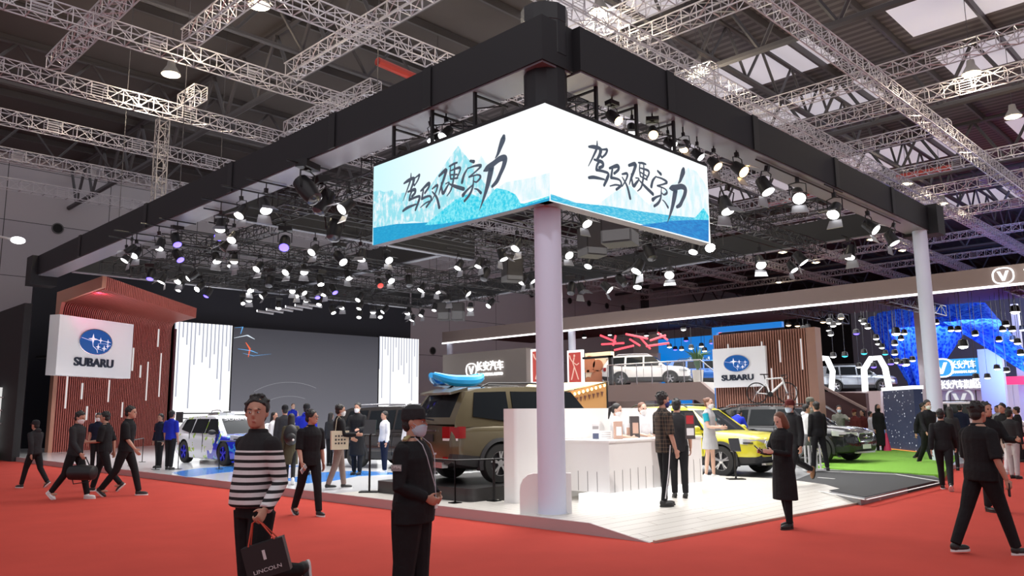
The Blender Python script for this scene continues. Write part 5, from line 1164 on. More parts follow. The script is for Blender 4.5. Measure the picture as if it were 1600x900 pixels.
# ---------------------------------------------------------------- people
skin=mat('skin',(.50,.27,.19),.55); skinl=mat('skin_light',(.66,.42,.32),.55); hairm=mat('hair_black',(.012,.010,.010),.5,bump=.5,bscale=120); hairb=mat('hair_brown',(.16,.06,.03),.45,bump=.5,bscale=120)
def cloth_m(name,col,r=.85): return mat(name,col,r,noise=.18,nscale=5,bump=.5,bscale=14,spec=.2)
K=cloth_m('cloth_black',(.014,.014,.016)); K2=cloth_m('cloth_charcoal',(.028,.028,.031)); NV=cloth_m('cloth_navy',(.012,.016,.035)); BL=cloth_m('cloth_royal_blue',(.015,.03,.42)); WHc=cloth_m('cloth_white',(.72,.72,.74)); GR=cloth_m('cloth_grey',(.16,.16,.17)); OLV=cloth_m('cloth_olive',(.07,.065,.04)); TAUP=cloth_m('cloth_taupe',(.22,.16,.14)); REDc=cloth_m('cloth_red',(.45,.03,.03)); GRN=cloth_m('cloth_green',(.03,.20,.12)); MAR=cloth_m('cloth_maroon',(.10,.02,.02)); LG=cloth_m('cloth_light_grey',(.45,.45,.46)); TEAL=cloth_m('cloth_teal',(.02,.35,.45)); CAMO=mat('cloth_camouflage',(.12,.12,.10),.85,noise=.9,nscale=18)
shb=mat('shoe_black',(.02,.02,.02),.5); shw=mat('shoe_white',(.75,.75,.75),.5); shbr=mat('shoe_brown',(.25,.12,.05),.6); maskb=mat('mask_blue',(.50,.62,.72),.7); maskw=mat('mask_white',(.8,.8,.8),.7); maskn=mat('mask_navy',(.03,.04,.18),.7); maskt=mat('mask_teal',(.10,.42,.45),.7)
eyew=mat('eye_white',(.7,.68,.66),.3); eyed=mat('eye_dark',(.01,.008,.008),.2); lipm=mat('lip',(.42,.15,.12),.5)
stripe=mat('striped_knit',(.7,.7,.7),.9,bump=.3,bscale=300); t=NT(stripe); x=t.xyz(); f=t.math('FRACT',t.math('DIVIDE',x[2],.052)); s_=t.math('GREATER_THAN',f,.42)
bandz=t.math('MULTIPLY',t.math('LESS_THAN',x[2],1.335),t.math('GREATER_THAN',x[2],.93)); arm=t.math('GREATER_THAN',t.math('ABSOLUTE',x[0]),.19)
zz=t.math('MAXIMUM',bandz,t.math('MULTIPLY',arm,t.math('LESS_THAN',x[2],1.335))); t.l(t.mix(t.math('MULTIPLY',s_,zz),(.012,.012,.014),(.72,.71,.72)),t.b.inputs['Base Color'])
plaid=mat('plaid_cloth',(.1,.1,.1),.9); t=NT(plaid); x=t.xyz()
gx=t.math('LESS_THAN',t.math('FRACT',t.math('MULTIPLY',x[0],17.)),.25); gz=t.math('LESS_THAN',t.math('FRACT',t.math('MULTIPLY',x[2],17.)),.25); gy=t.math('LESS_THAN',t.math('FRACT',t.math('MULTIPLY',x[1],17.)),.25)
t.l(t.mix(t.math('MULTIPLY',t.math('ADD',t.math('MAXIMUM',gx,gy),gz),.5),(.012,.010,.010),(.11,.075,.05)),t.b.inputs['Base Color'])
def remesh(g,name,m,parent,vox,smooth=3):
    me=bpy.data.meshes.new('t'); me.from_pydata(g.v,[],g.f); o=bpy.data.objects.new('t',me); COL.objects.link(o)
    import bmesh
    bm=bmesh.new(); bm.from_mesh(me); bmesh.ops.recalc_face_normals(bm,faces=bm.faces); bm.to_mesh(me); bm.free()
    r=o.modifiers.new('r','REMESH'); r.mode='VOXEL'; r.voxel_size=vox
    if smooth: s=o.modifiers.new('s','SMOOTH'); s.iterations=smooth; s.factor=.5
    bpy.context.view_layer.update(); me2=bpy.data.meshes.new_from_object(o.evaluated_get(bpy.context.evaluated_depsgraph_get()))
    bpy.data.objects.remove(o); bpy.data.meshes.remove(me); me2.name=name; me2.materials.clear(); me2.materials.append(m); me2.shade_smooth()
    q=bpy.data.objects.new(name,me2); COL.objects.link(q); q.parent=parent; return q
def rotx(p,c,a):  # forward lean about x axis at point c
    y,z=p[1]-c[1],p[2]-c[2]; return Vector((p[0],c[1]+y*math.cos(a)+z*math.sin(a),c[2]-y*math.sin(a)+z*math.cos(a)))
STAND=dict(l=(2,2),r=(-2,2),la=(0,8,12,0),ra=(0,8,12,0),lean=0,yaw=0,nod=0)
WALK=dict(l=(21,7),r=(-17,20),la=(-20,8,15,0),ra=(18,8,25,0),lean=3,yaw=0,nod=0)
WALK2=dict(l=(-17,24),r=(20,6),la=(16,8,25,0),ra=(-18,8,18,0),lean=3,yaw=0,nod=0)
def person(loc,head,H,label,top=K,bot=K,shoes=shb,sleeve='long',hair='short',hm=None,mask=None,cap=None,pose=STAND,fem=False,w=1.0,skn=skin,vox=.014,face=False,hem=.86,skirt=None,coat=None,curl=.5,cuffs=None,hood=False,group=None,bodyless=False,shorts=False,sole=None,leg_w=1.0):
    hm=hm or hairm; P=dict(STAND); P.update(pose); s=H/1.72
    o=empty('person',(loc[0],loc[1],loc[2]),label,'person',math.radians(head-90),group); o.scale=(s,)*3
    fw=.88 if fem else 1.0; px_seed=abs(loc[0]*3.1+loc[1])
    lean=math.radians(P['lean']); pel=Vector((0,0,.92))
    # legs
    J={}; low=9
    for sd,k in((-1,'l'),(1,'r')):
        a,b=[math.radians(v) for v in P[k]]; sp=P.get('spread',0); hip=Vector((sd*.088*fw,0,.92)); ab=math.radians(sp)
        d=Vector((sd*math.sin(ab),math.sin(a)*math.cos(ab),-math.cos(a)*math.cos(ab))); kn=hip+d*.425
        a2=a-b; d2=Vector((sd*math.sin(ab)*.6,math.sin(a2),-math.cos(a2))).normalized(); an=kn+d2*.415; J[k]=[hip,kn,an,a2]; low=min(low,an.z)
    dz=.085-low
    for k in('l','r'):
        for i in range(3): J[k][i]=J[k][i]+Vector((0,0,dz))
    pel=pel+Vector((0,0,dz)); T=lambda p:rotx(Vector(p)+Vector((0,0,dz)),pel,lean)
    # arms
    for sd,k in((-1,'la'),(1,'ra')):
        f,ab,e,inw=[math.radians(v) for v in P[k]]; sh=Vector((sd*.168*fw*(.5+.5*w),-.005,1.375))
        d=Vector((sd*math.sin(ab),math.sin(f)*math.cos(ab),-math.cos(f)*math.cos(ab))).normalized(); el=sh+d*.285
        f2=f+e; d2=Vector((sd*math.sin(ab)*.4-sd*math.sin(inw),math.sin(f2)*math.cos(inw),-math.cos(f2)*math.cos(inw))).normalized(); wr=el+d2*.245
        J[k]=[T(sh),T(el),T(wr),(T(wr)-T(el)).normalized()]
    yaw=math.radians(P['yaw']); nod=math.radians(P['nod']); hc=Vector((0,.015,1.605)); Rh=Matrix.Rotation(yaw,3,'Z')@Matrix.Rotation(-nod,3,'X')
    HC=T(hc); HT=lambda p: HC+Rh@Vector(p)
    # ---- body
    g=M()
    TR_=[(.87,.15,.105,0),(.95,.158,.108,0),(1.05,.138,.098,0),(1.2,.150,.108,.005),(1.31,.165,.112,.005),(1.375,.150,.098,0),(1.42,.118,.080,-.004),(1.45,.082,.066,-.006),(1.475,.060,.056,-.006)]
    def torso(g,infl,z0=None,z1=1.5,belly=0):
        rings=[]
        for z,rx,ry,cy in TR_:
            if z0 and z<z0: continue
            if z>z1: continue
            bl=belly*math.exp(-((z-1.02)/.16)**2)
            rings.append([T(((rx*fw*w+infl)*math.copysign(abs(math.cos(a))**.85,math.cos(a)),cy+bl*.5+(ry*(.6+.4*w)+infl+bl*.5)*math.sin(a),z)) for a in np.linspace(0,2*PI,18,endpoint=False)])
        return rings
    if not bodyless: g.loft(torso(g,0))
    else: g.loft(torso(g,0,1.3))
    g.path([T((0,-.008,1.42)),T((0,0,1.49)),HT((0,-.005,-.06))],[.058,.054*(.9 if fem else 1),.055],12)
    hr=[(-.112,.020,.018,.058),(-.102,.040,.036,.048),(-.078,.054,.062,.028),(-.045,.064,.080,.012),(0,.071,.090,.0),(.04,.074,.094,-.004),(.075,.067,.086,-.008),(.10,.046,.062,-.010),(.113,.015,.02,-.010)]
    g.loft([[HT((rx*math.cos(a),cy+ry*math.sin(a),z)) for a in np.linspace(0,2*PI,18,endpoint=False)] for z,rx,ry,cy in hr])
    g.path([HT((0,.085,.012)),HT((0,.104,-.022)),HT((0,.094,-.036))],[.008,.014,.012],8); g.ell(HT((0,.085,-.036)),(.018,.012,.009),8,6)
    for sd in(-1,1): g.ell(HT((sd*.074,-.005,-.008)),(.010,.018,.030),8,6)
    g.ell(HT((0,.086,-.066)),(.024,.010,.010),8,6); g.ell(HT((0,.082,.022)),(.05,.014,.010),10,6)
    for k,sd in(('la',-1),('ra',1)):
        sh,el,wr,d=J[k]
        g.path([sh,sh.lerp(el,.5),el,el.lerp(wr,.35),wr],[.052,.046,.038,.038,.026],10)
        # hand frame
        side=d.cross(Vector((0,1,0))) if abs(d.y)<.9 else d.cross(Vector((0,0,1)))
        nrm=Vector((-sd,0,0))- d*Vector((-sd,0,0)).dot(d); nrm=nrm.normalized() if nrm.length>.1 else Vector((0,0,1)) # palm faces body
        ax=d.cross(nrm).normalized()
        if ax.dot(Vector((0,1,0)))<0: ax=-ax     # towards thumb/front
        if abs(ax.y)<.2 and ax.z<0: ax=-ax
        rad=.0085 if vox<.008 else .010
        pc=wr+d*.045; g.path([wr,wr+d*.03+ax*.0,wr+d*.085],[.026,.036,.034],8,flat=.45) if False else g.ell(pc,(.014,.014,.014),8,5)
        rings=[]
        for q,wd_,th in((0,.024,.018),(.03,.036,.015),(.06,.040,.014),(.088,.038,.011)):
            rings.append([wr+d*q+ax*(wd_*math.cos(a))+nrm*(th*math.sin(a)) for a in np.linspace(0,2*PI,10,endpoint=False)])
        g.loft(rings)
        cv=P.get('curl',curl)
        for i,(off,ln) in enumerate(((.028,.072),(.010,.082),(-.010,.076),(-.028,.060))):
            b0=wr+d*.082+ax*off; pts=[b0]; an_=0; 
            for j,sg in enumerate((.42,.32,.26)):
                an_+=cv*(.55,.9,.6)[j]; dd=(d*math.cos(an_)+nrm*math.sin(an_)); pts.append(pts[-1]+dd*ln*sg)
            g.path(pts,[rad,rad*.95,rad*.88,rad*.75],6)
        tb=wr+d*.025+ax*.028; g.path([tb,tb+(d*.6+ax*.7+nrm*.25).normalized()*.035,tb+(d*.6+ax*.7+nrm*.25).normalized()*.035+(d*.9+ax*.15+nrm*.5*cv).normalized()*.03],[rad*1.25,rad*1.1,rad*.85],6)
        J[k].append(wr+d*.09+nrm*.02)
    if not bodyless:
        for k,sd in(('l',-1),('r',1)):
            hip,kn,an,a2=J[k]; lw=(.85 if not(skirt or shorts) else .92)
            g.path([hip+Vector((0,0,-.02)),hip.lerp(kn,.4),kn,kn.lerp(an,.3),an],[.082*lw,.072*lw,.05*lw,.052*lw,.034*lw],10); g.ell(an+Vector((0,.05,-.045)),(.036,.09,.03),8,6)
    remesh(g,'body',skn,o,vox,2)
    # ---- face
    if face:
        for sd in(-1,1):
            M().ell(HT((sd*.030,.083,.000)),(.0135,.008,.0065),10,6).build('eye',eyew,o); M().ell(HT((sd*.030,.0895,.000)),(.0062,.004,.0062),8,6).build('iris',eyed,o)
            g=M(); g.path([HT((sd*.014,.092,.020)),HT((sd*.032,.091,.026)),HT((sd*.050,.080,.020))],[.003,.0042,.002],5); g.build('eyebrow',hairm,o)
        if not mask: M().ell(HT((0,.0925,-.064)),(.022,.006,.0065),10,6).build('lips',lipm,o)
    else:
        for sd in(-1,1): M().ell(HT((sd*.030,.086,.004)),(.016,.008,.009),6,4).build('eye',eyed,o)
    # ---- hair
    if hair!='none':
        g=M(); g.ell(HT((0,-.020,.042)),(.083,.096,.086),16,10); g.ell(HT((0,-.045,-.025)),(.070,.062,.065),14,8)
        if hair in('short','tuft') and not cap:
            for i in range(9):
                a=(i-4)*.28; g.ell(HT((.062*math.sin(a),.062*math.cos(a)-.006,.088-.007*abs(i-4))),(.020,.026,.018),7,5)
            hr_=random.Random(int(px_seed*997))
            for i in range(34 if vox<.0105 else 14):
                a=hr_.uniform(0,2*PI); ph=hr_.uniform(.15,1.45); k_=1.0+(.05 if hair=='short' else .09); g.ell(HT((.083*k_*math.cos(ph)*math.cos(a),-.022+.098*k_*math.cos(ph)*math.sin(a)*(.92 if math.sin(a)>0 else 1),.04+.090*k_*math.sin(ph))),(.014,.014,.012),6,4)
            for sd in(-1,1): g.ell(HT((sd*.072,.0,.02)),(.013,.025,.03),7,5)
        if hair=='long':
            g.loft([[HT((rx*math.cos(a),cy+ry*math.sin(a),z)) for a in np.linspace(0,2*PI,14,endpoint=False)] for z,rx,ry,cy in((.05,.085,.085,-.02),(-.06,.088,.07,-.045),(-.16,.085,.045,-.075),(-.28,.06,.03,-.10))])
        if hair=='bob':
            g.loft([[HT((rx*math.cos(a),cy+ry*math.sin(a),z)) for a in np.linspace(0,2*PI,14,endpoint=False)] for z,rx,ry,cy in((.08,.080,.085,-.02),(.0,.094,.09,-.025),(-.09,.100,.085,-.03),(-.15,.088,.07,-.035))])
        if hair=='tail':
            g.path([HT((0,-.10,.03)),HT((0,-.14,0)),HT((0,-.13,-.10)),HT((.01,-.12,-.22))],[.025,.035,.03,.012],8)
        if hair=='bun': g.ell(HT((0,-.10,.07)),(.04,.04,.04),10,6)
        remesh(g,'hair',hm,o,max(vox*.8,.007),1)
    if cap:
        g=M(); g.loft([[HT((rx*math.cos(a),-.01+ry*math.sin(a),z)) for a in np.linspace(0,2*PI,20,endpoint=False)] for z,rx,ry in((.018,.084,.103),(.05,.086,.106),(.105,.078,.094),(.135,.045,.055),(.142,.01,.012))]); g.build('cap_crown',cap,o)
        g=M(); g.loft([[HT((rx*math.cos(a),.055+ry*math.sin(a)+.0,z-.022*max(0,math.sin(a)))) for a in np.linspace(0,2*PI,20,endpoint=False)] for z,rx,ry in((.030,.070,.115),(.038,.070,.115))]); g.build('cap_visor',cap,o)
    if mask:
        g=M(); g.loft([[HT((rx*math.cos(a),cy+ry*math.sin(a),z)) for a in np.linspace(0,2*PI,16,endpoint=False)] for z,rx,ry,cy in((-.122,.03,.03,.050),(-.105,.050,.056,.040),(-.07,.062,.076,.030),(-.035,.062,.082,.030),(-.022,.045,.068,.036))]); g.build('face_mask',mask,o)
        for sd in(-1,1):
            g=M(); g.path([HT((sd*.058,.055,-.04)),HT((sd*.077,.0,-.0)),HT((sd*.078,-.02,-.01)),HT((sd*.055,.045,-.09))],.0022,4); g.build('mask_loop',mask,o)
    # ---- clothes
    g=M(); belly=P.get('belly',0)
    rings=torso(g,.016,z1=1.46,belly=belly)
    zb=coat if coat else hem
    if coat:
        fl=.19 if fem else .2; rings=[[T((fl*w*math.cos(a),.0+.15*math.sin(a),zb)) for a in np.linspace(0,2*PI,18,endpoint=False)],[T((.185*w*math.cos(a),.14*math.sin(a),(zb+.87)/2)) for a in np.linspace(0,2*PI,18,endpoint=False)]]+rings[1:]
    else: rings=[[T(((.165*fw*w+.012)*math.cos(a),belly*.3+(.12*(.6+.4*w)+belly*.3)*math.sin(a),zb)) for a in np.linspace(0,2*PI,18,endpoint=False)]]+rings[1:]
    g.loft(rings)
    if hood: g.ell(T((0,-.075,1.47)),(.10,.06,.06),12,6)
    g.path([T((.0,-.006,1.43)),T((0,-.006,1.487))],[.080,.069],14)
    for k,sd in(('la',-1),('ra',1)):
        sh,el,wr,d=J[k][:4]; q=.004 if fem else .010
        g.ell(sh,(.056+q,.056+q,.050+q),10,6)
        if sleeve=='long': g.path([sh,sh.lerp(el,.5),el,el.lerp(wr,.5),wr],[.056+q,.054+q,.047+q,.044+q,.036+q],12)
        elif sleeve=='half': g.path([sh,sh.lerp(el,.5),el+(el-sh)*.05],[.062+q,.058+q,.054+q],12)
        elif sleeve=='short': g.path([sh,sh.lerp(el,.4),sh.lerp(el,.72)],[.062+q,.060+q,.060+q],12)
    nm={'coat':'coat'}.get('coat' if coat else '', 'dress' if skirt and skirt.get('same') else 'top')
    if skirt and skirt.get('same'):
        z_=skirt['z']; g.loft([[T((rx*math.cos(a),ry*math.sin(a),z)) for a in np.linspace(0,2*PI,18,endpoint=False)] for z,rx,ry in((z_,.20,.17),(.8,.185,.15),(.95,.15,.115))])
    remesh(g,nm,top,o,vox,3)
    if cuffs:
        for k in('la','ra'):
            sh,el,wr,d=J[k][:4]; p=sh.lerp(el,.72); M().path([p-(el-sh)*.04,p+(el-sh)*.06],[.074,.074],12).build('sleeve_band',cuffs,o)
    if not(skirt and skirt.get('same')) and not bodyless:
        g=M()
        if skirt:
            z_=skirt['z']; g.loft([[Vector((rx*math.cos(a),ry*math.sin(a),z+dz)) for a in np.linspace(0,2*PI,18,endpoint=False)] for z,rx,ry in((z_,.19,.16),(.8,.175,.14),(.98,.145,.11))]); remesh(g,'skirt',bot,o,vox,3)
        else:
            g.loft([[Vector(((.158*fw*w+.008)*math.cos(a),(.11*(.6+.4*w)+.008)*math.sin(a),z+dz)) for a in np.linspace(0,2*PI,18,endpoint=False)] for z in(.85,.99)])
            for k in('l','r'):
                hip,kn,an,a2=J[k]; 
                lw=leg_w*(.9 if fem else 1)*(.8+.2*w)
                if shorts: g.path([hip+Vector((0,0,-.02)),hip.lerp(kn,.5),hip.lerp(kn,.8)],[.098*lw,.090*lw,.085*lw],12)
                else: g.path([hip+Vector((0,0,-.02)),hip.lerp(kn,.45),kn,kn.lerp(an,.45),an+Vector((0,0,.0))],[.098*lw,.088*lw,.068*lw,.062*lw,.054*lw],12)
            remesh(g,'trousers' if not shorts else 'shorts',bot,o,vox,3)
    if not bodyless:
        for k in('l','r'):
            hip,kn,an,a2=J[k]; raised=an.z-.085>.035; pit=min(0,a2)*1.1 if raised else 0
            if raised and a2>0: pit=.25
            R=Matrix.Rotation(pit,3,'X'); g=M()
            for (cy,cz,rx,ry,rz_,mi) in((-.01,-.03,.042,.055,.055,0),(.07,-.045,.046,.105,.036,0)): g.ell((0,cy,cz),(rx,ry,rz_),12,8,mi)
            g.prism([(.047*math.cos(a)*(1 if math.sin(a)>0 else .8),.055+.125*math.sin(a)) for a in np.linspace(0,2*PI,20,endpoint=False)],lambda u,v,h:(u,v,h),-.085,-.062,1)
            g.v=[tuple(an+R@Vector(v)) for v in g.v]; g.build('shoe',[shoes,sole or (shw if shoes in(shw,) else shb)],o,smooth=50)
    bpy.context.view_layer.update()
    mw=o.matrix_world; o_J={k:[mw@v if isinstance(v,Vector) else v for v in J[k]] for k in J}; o_J['head']=mw@HC; o_J['T']=lambda p: mw@T(p); o_J['o']=o; o_J['T0']=T; o_J['HT']=HT
    return o_J
def base(px,py,top_py,z=0):
    """ground point under a pixel and the height that puts the head top at top_py"""
    p=onz(px,py,z); H=hgt(p,top_py)-z; return p,H
def at(px,horiz_scale,z=0): # person whose feet lie below the frame: px/m scale given
    d=FOC/horiz_scale; ry=ray(px,450); k=d/ry.dot(RW[:,2]); p=C0+ry*k; return np.array([p[0],p[1],z])
def bag_strap(p,q,m,name='strap'): pass
# ---- striped man
d=5.85
p=onz(390,1000,0); J1=person(p,190,1.73,'person in black and white striped knit sweater carrying a black paper bag',stripe,K,shb,'long','tuft',pose=dict(r=(-2,3),l=(6,86),la=(-6,14,52,-8),ra=(-24,4,12,0),lean=0,yaw=38,belly=.07,curl=1.5),w=.98,vox=.0075,face=True,sole=shw,hem=.93,curl=1.5,skn=skin)
# ---- guard
p=onz(642,978,0); J2=person(p,-62,1.64,'person in black guard uniform with cap, mask and lanyard, hands clasped in front',K,K,shb,'long','short',mask=maskb,cap=K2,pose=dict(l=(3,3),r=(-3,3),la=(2,14,58,44),ra=(2,14,58,44),yaw=4,belly=.05,lean=0),w=1.38,vox=.0075,face=True,hem=.80,leg_w=1.28,curl=.9)
# ---- walking man in black with phone
p,H=base(482,806,640); J3=person(p,-92,H,'person in all black with glasses walking on the red carpet holding a white phone',K,K,shb,'half','short',pose=dict(l=(14,4),r=(-16,12),la=(-4,10,12,0),ra=(8,10,22,0),yaw=38),w=1.08,vox=.009,face=True,hem=.82,skn=skin,sole=shw)
# ---- big man at right, back view
p,H=base(1545,866,624); J4=person(p,-34,H,'large person in black seen from behind striding at the right front',K,K,shb,'half','short',pose=dict(l=(-19,6),r=(19,3),la=(8,12,14,0),ra=(-4,16,24,0),yaw=10,lean=2,spread=3),w=1.26,vox=.009,hem=.84,sole=shw,skn=skin,curl=1.2)
# ---- woman in long black coat
p,H=base(1230,826,645); J5=person(p,160,H,'person with brown bob hair in a long black coat looking down at a phone',K,K,shb,'long','bob',hm=hairb,pose=dict(l=(3,3),r=(-6,6),la=(18,8,80,20),ra=(18,8,80,20),nod=22),fem=True,w=1.15,vox=.010,coat=.42,skn=skinl)
# ---- couple at the counter
p,H=base(1041,791,614,.15); J6=person(p,-25,H,'person in dark plaid shirt with navy mask standing at the counter',plaid,K,shb,'half','tuft',mask=maskn,pose=dict(l=(4,3),r=(-4,5),la=(0,6,12,0),ra=(2,8,14,0),yaw=0),w=.95,vox=.009,hem=.80,leg_w=.8,skn=skin)
p,H=base(1063,778,624,.15); J7=person(p,40,H,'person in black and white polo standing behind the plaid shirt visitor',K2,K,shb,'short','short',mask=maskw,pose=dict(l=(3,3),r=(-3,3),la=(8,8,16,0),ra=(0,8,14,0),yaw=-20),w=1.0,vox=.011,cuffs=REDc,hem=.80)
sd=J6['r']; inv=J6['o'].matrix_world.inverted()
hip,kn,an=[inv@v for v in sd[:3]]
M().path([hip+Vector((.098,0,.0)),kn+Vector((.062,0,0)),an+Vector((.055,0,.04))],.010,n=5,flat=.4).build('side_stripe',WHc,J6['o'])
# ---- receptionists behind the counter
p=onz(966,770,.15); p=np.array([11.7,8.93,.15]); H=1.58; J8=person(p,-70,H,'receptionist in white with tied black hair, left of the two behind the counter',WHc,WHc,shw,'half','tail',mask=maskw,pose=dict(la=(20,8,60,20),ra=(20,8,60,20),nod=15),fem=True,vox=.012,skn=skinl)
J9=person(np.array([12.5,8.93,.15]),-110,1.6,'receptionist in white facing the visitors, right of the two behind the counter',WHc,WHc,shw,'half','bun',hm=hairb,mask=maskw,pose=dict(la=(20,8,60,20),ra=(20,8,60,20),nod=5),fem=True,vox=.012,skn=skinl)
# ---- hostess by the yellow car
p,H=base(1112,748,622,.10); J10=person(p,-85,H,'hostess in pale dress with teal sleeves beside the yellow crossover',LG,K,shw,'none','bun',hm=hairb,mask=maskw,pose=dict(la=(14,8,72,25),ra=(14,8,72,25),l=(2,2),r=(-4,4)),fem=True,vox=.011,skirt=dict(z=.62,same=True),skn=skinl)
for k in('la','ra'):
    sh,el=J10[k][0],J10[k][1]; inv=J10['o'].matrix_world.inverted(); M().path([inv@sh,inv@(sh.lerp(el,.6))],[.066,.060],12).build('sleeve',TEAL,J10['o'])
# ---- others; rows: feet px, feet py, head py, ground z, heading, label, kwargs
W_=lambda **k: k
PEOPLE=[
(50,762,655,0,120,'person in black hoodie and cap walking away at the far left',W_(cap=K2,pose=WALK,hood=True,w=1.1,top=K2,sole=shw)),
(112,780,640,0,-50,'person in charcoal jacket looking down and carrying a black duffel bag',W_(top=K2,pose=dict(WALK,nod=15),shoes=shw,mask=maskw)),
(160,768,641,0,140,'person in black T-shirt facing left between the duffel bag carrier and the tall walker',W_(sleeve='half',pose=dict(WALK2,la=(10,8,80,10)),w=1.12,sole=shw)),
(192,775,632,0,-40,'tall person in black T-shirt striding right before the red slatted wall',W_(sleeve='half',pose=WALK,w=1.08,sole=shw)),
(148,738,646,.15,-120,'masked person in navy shirt partly hidden behind the group at the red wall',W_(top=NV,mask=maskw,sleeve='short')),
(264,734,642,.15,30,'person in royal blue T-shirt seen from behind facing the rally car',W_(top=BL,sleeve='half',vox=.012)),
(247,731,648,.15,-160,'person in navy and red jacket next to the blue T-shirt person',W_(top=NV,cuffs=REDc)),
(452,756,650,.15,60,'person in olive coat with long dark hair carrying a black backpack',W_(top=OLV,coat=.5,hair='long',fem=True,mask=maskw,pose=WALK,shoes=shw)),
(476,742,632,.15,50,'person in blue hooded jacket and black cap behind the walking man in black',W_(top=BL,hood=True,cap=K,w=1.25)),
(425,738,644,.15,-60,'person in white blouse standing between the striped man and the dark coats',W_(top=WHc,hair='long',fem=True)),
(442,740,634,.15,70,'person in black jacket with back print and black and white cap',W_(top=K2,cap=K,w=1.1)),
(528,764,632,.15,-25,'person in black jacket and taupe trousers with a cream tote bag',W_(top=K,bot=TAUP,mask=maskw,pose=dict(l=(10,2),r=(-10,10),la=(10,8,60,10),ra=(15,8,75,0)),vox=.011,sole=shw)),
(557,742,630,.15,-150,'masked person in long black layered clothes facing the tote bag visitor',W_(top=K,mask=maskw,coat=.45,pose=dict(la=(15,8,70,10),ra=(15,8,70,10)))),
(515,728,645,.15,20,'small dark haired person seen beyond the tote bag visitor',W_(top=K2,hair='long',fem=True)),
(640,745,632,.15,180,'masked person in white shirt by the dark wagon, behind the guard',W_(top=WHc,mask=maskw)),
(697,742,632,.15,-110,'person in black shirt with teal mask behind the olive brown car',W_(top=K,mask=maskt)),
(684,740,634,.15,-100,'person in green top just left of the teal masked person',W_(top=GRN,mask=maskw)),
(600,739,653,.15,170,'person in white coat standing by the dark wagon door',W_(top=WHc,bot=NV,shoes=shw)),
(1148,724,631,.10,0,'person in royal blue shirt bending into the open car boot',W_(top=BL,sleeve='half',pose=dict(lean=38,la=(60,8,20,0),ra=(60,8,20,0),nod=20))),
(1243,765,622,.08,165,'person in black with mask striding behind the long coat person, brown shoe lifted',W_(mask=maskb,shoes=shbr,pose=dict(l=(20,2),r=(-28,40)),w=1.1,cap=MAR)),
(1263,730,630,.10,-50,'person in white hoodie and grey trousers walking by the black car',W_(top=WHc,bot=GR,shoes=shw,pose=WALK,hood=True)),
(1272,728,622,.10,-60,'person in grey camouflage jacket and cap near the black car',W_(top=CAMO,bot=GR,cap=CAMO)),
(1282,736,628,.12,60,'person in black suit with red collar seen from behind near the turf',W_(pose=dict(l=(3,2),r=(-3,2),spread=7),w=1.1)),
(1316,716,634,.10,-150,'masked person in patterned shirt pointing beside the dark crossover',W_(top=CAMO,mask=maskb,pose=dict(la=(70,10,20,0)))),
(1340,712,640,.0,170,'person in maroon dress and cap behind the dark crossover bonnet',W_(top=MAR,cap=MAR,skirt=dict(z=.5,same=True),fem=True)),
(1352,708,641,.0,160,'person with tied hair next to the maroon dress person',W_(top=MAR,hair='tail',fem=True,skirt=dict(z=.5,same=True))),
(1377,710,632,.0,-130,'person in black with head scarf and white print standing by the starry panel',W_(top=K,mask=K,cap=None,hair='bob',coat=.3,fem=True)),
(1364,706,645,.0,-70,'person in white top half hidden behind the head scarf person',W_(top=WHc,bot=WHc)),
(1456,730,621,.0,-130,'tall masked person in black walking toward the camera past the right column',W_(mask=maskw,pose=WALK,w=1.05)),
(1448,724,628,.0,-110,'person in black close behind the tall masked walker',W_(pose=WALK2)),
(1480,766,637,.0,15,'person in black walking away in front of the right column, white soled shoes',W_(pose=WALK,sole=shw,w=1.05,vox=.011)),
(1492,735,636,.0,20,'person with dark hair seen from behind the walker in black',W_(hair='long',fem=True,top=K2)),
(1556,800,629,.0,-130,'person in black turned left, directly behind the large striding person',W_(w=1.15,pose=dict(la=(30,8,60,10)),vox=.011)),
(1587,748,640,.0,-20,'person in dark jacket near the right edge behind the large person',W_(top=K2,bot=LG,w=1.1)),
(1578,740,628,.0,160,'person in white trousers near the right edge',W_(top=K,bot=WHc,shoes=shw,pose=WALK)),
(1507,716,632,.0,10,'small person in dark top beneath the oval emblem wall',W_(top=NV)),
(1540,712,634,.0,-140,'distant masked person in grey left of the white car roof',W_(top=GR,mask=maskw)),
(1566,714,634,.0,150,'distant person in light shirt in the right crowd',W_(top=LG)),
(1597,722,636,.0,100,'distant person in black cropped by the right edge',W_(top=K)),
(1583,706,636,.0,-60,'distant person in navy shirt below the white stand',W_(top=NV)),
]
PP=[]
for (px,py,hy,z,hd,lab,kw) in PEOPLE:
    p,H=base(px,py,hy,z); H=max(1.5,min(1.86,H))
    kw=dict(kw); kw.setdefault('top',K); sc=FOC/float((p-C0).dot(RW[:,2])); kw.setdefault('vox',.013 if sc>70 else .018); PP.append(person(p,hd,H,lab,**kw))
# stage presenter in blue and white on a low riser
p=onY(456,694,36); R_=tag(M().lathe([(.9,0),(.9,p[2]-.15)],n=28).build('stage_riser',glossw,loc=(p[0],p[1],.15)),'round white riser under the stage presenter','riser')
H=hgt(p,631)-p[2]; person(p,-100,H,'presenter in blue top and white skirt standing before the dark stage screen',BL,WHc,shw,'short','bun',hm=hairb,pose=dict(la=(30,8,110,20),ra=(0,8,20,0)),fem=True,vox=.016,skirt=dict(z=.6),skn=skinl)
# person on the upper deck
p=onX(1052,600,42.0); person((42.0,float(p[1]),DZ),-140,1.6,'person in white behind the handrail of the raised brown deck',WHc,K,hair='short',vox=.02)
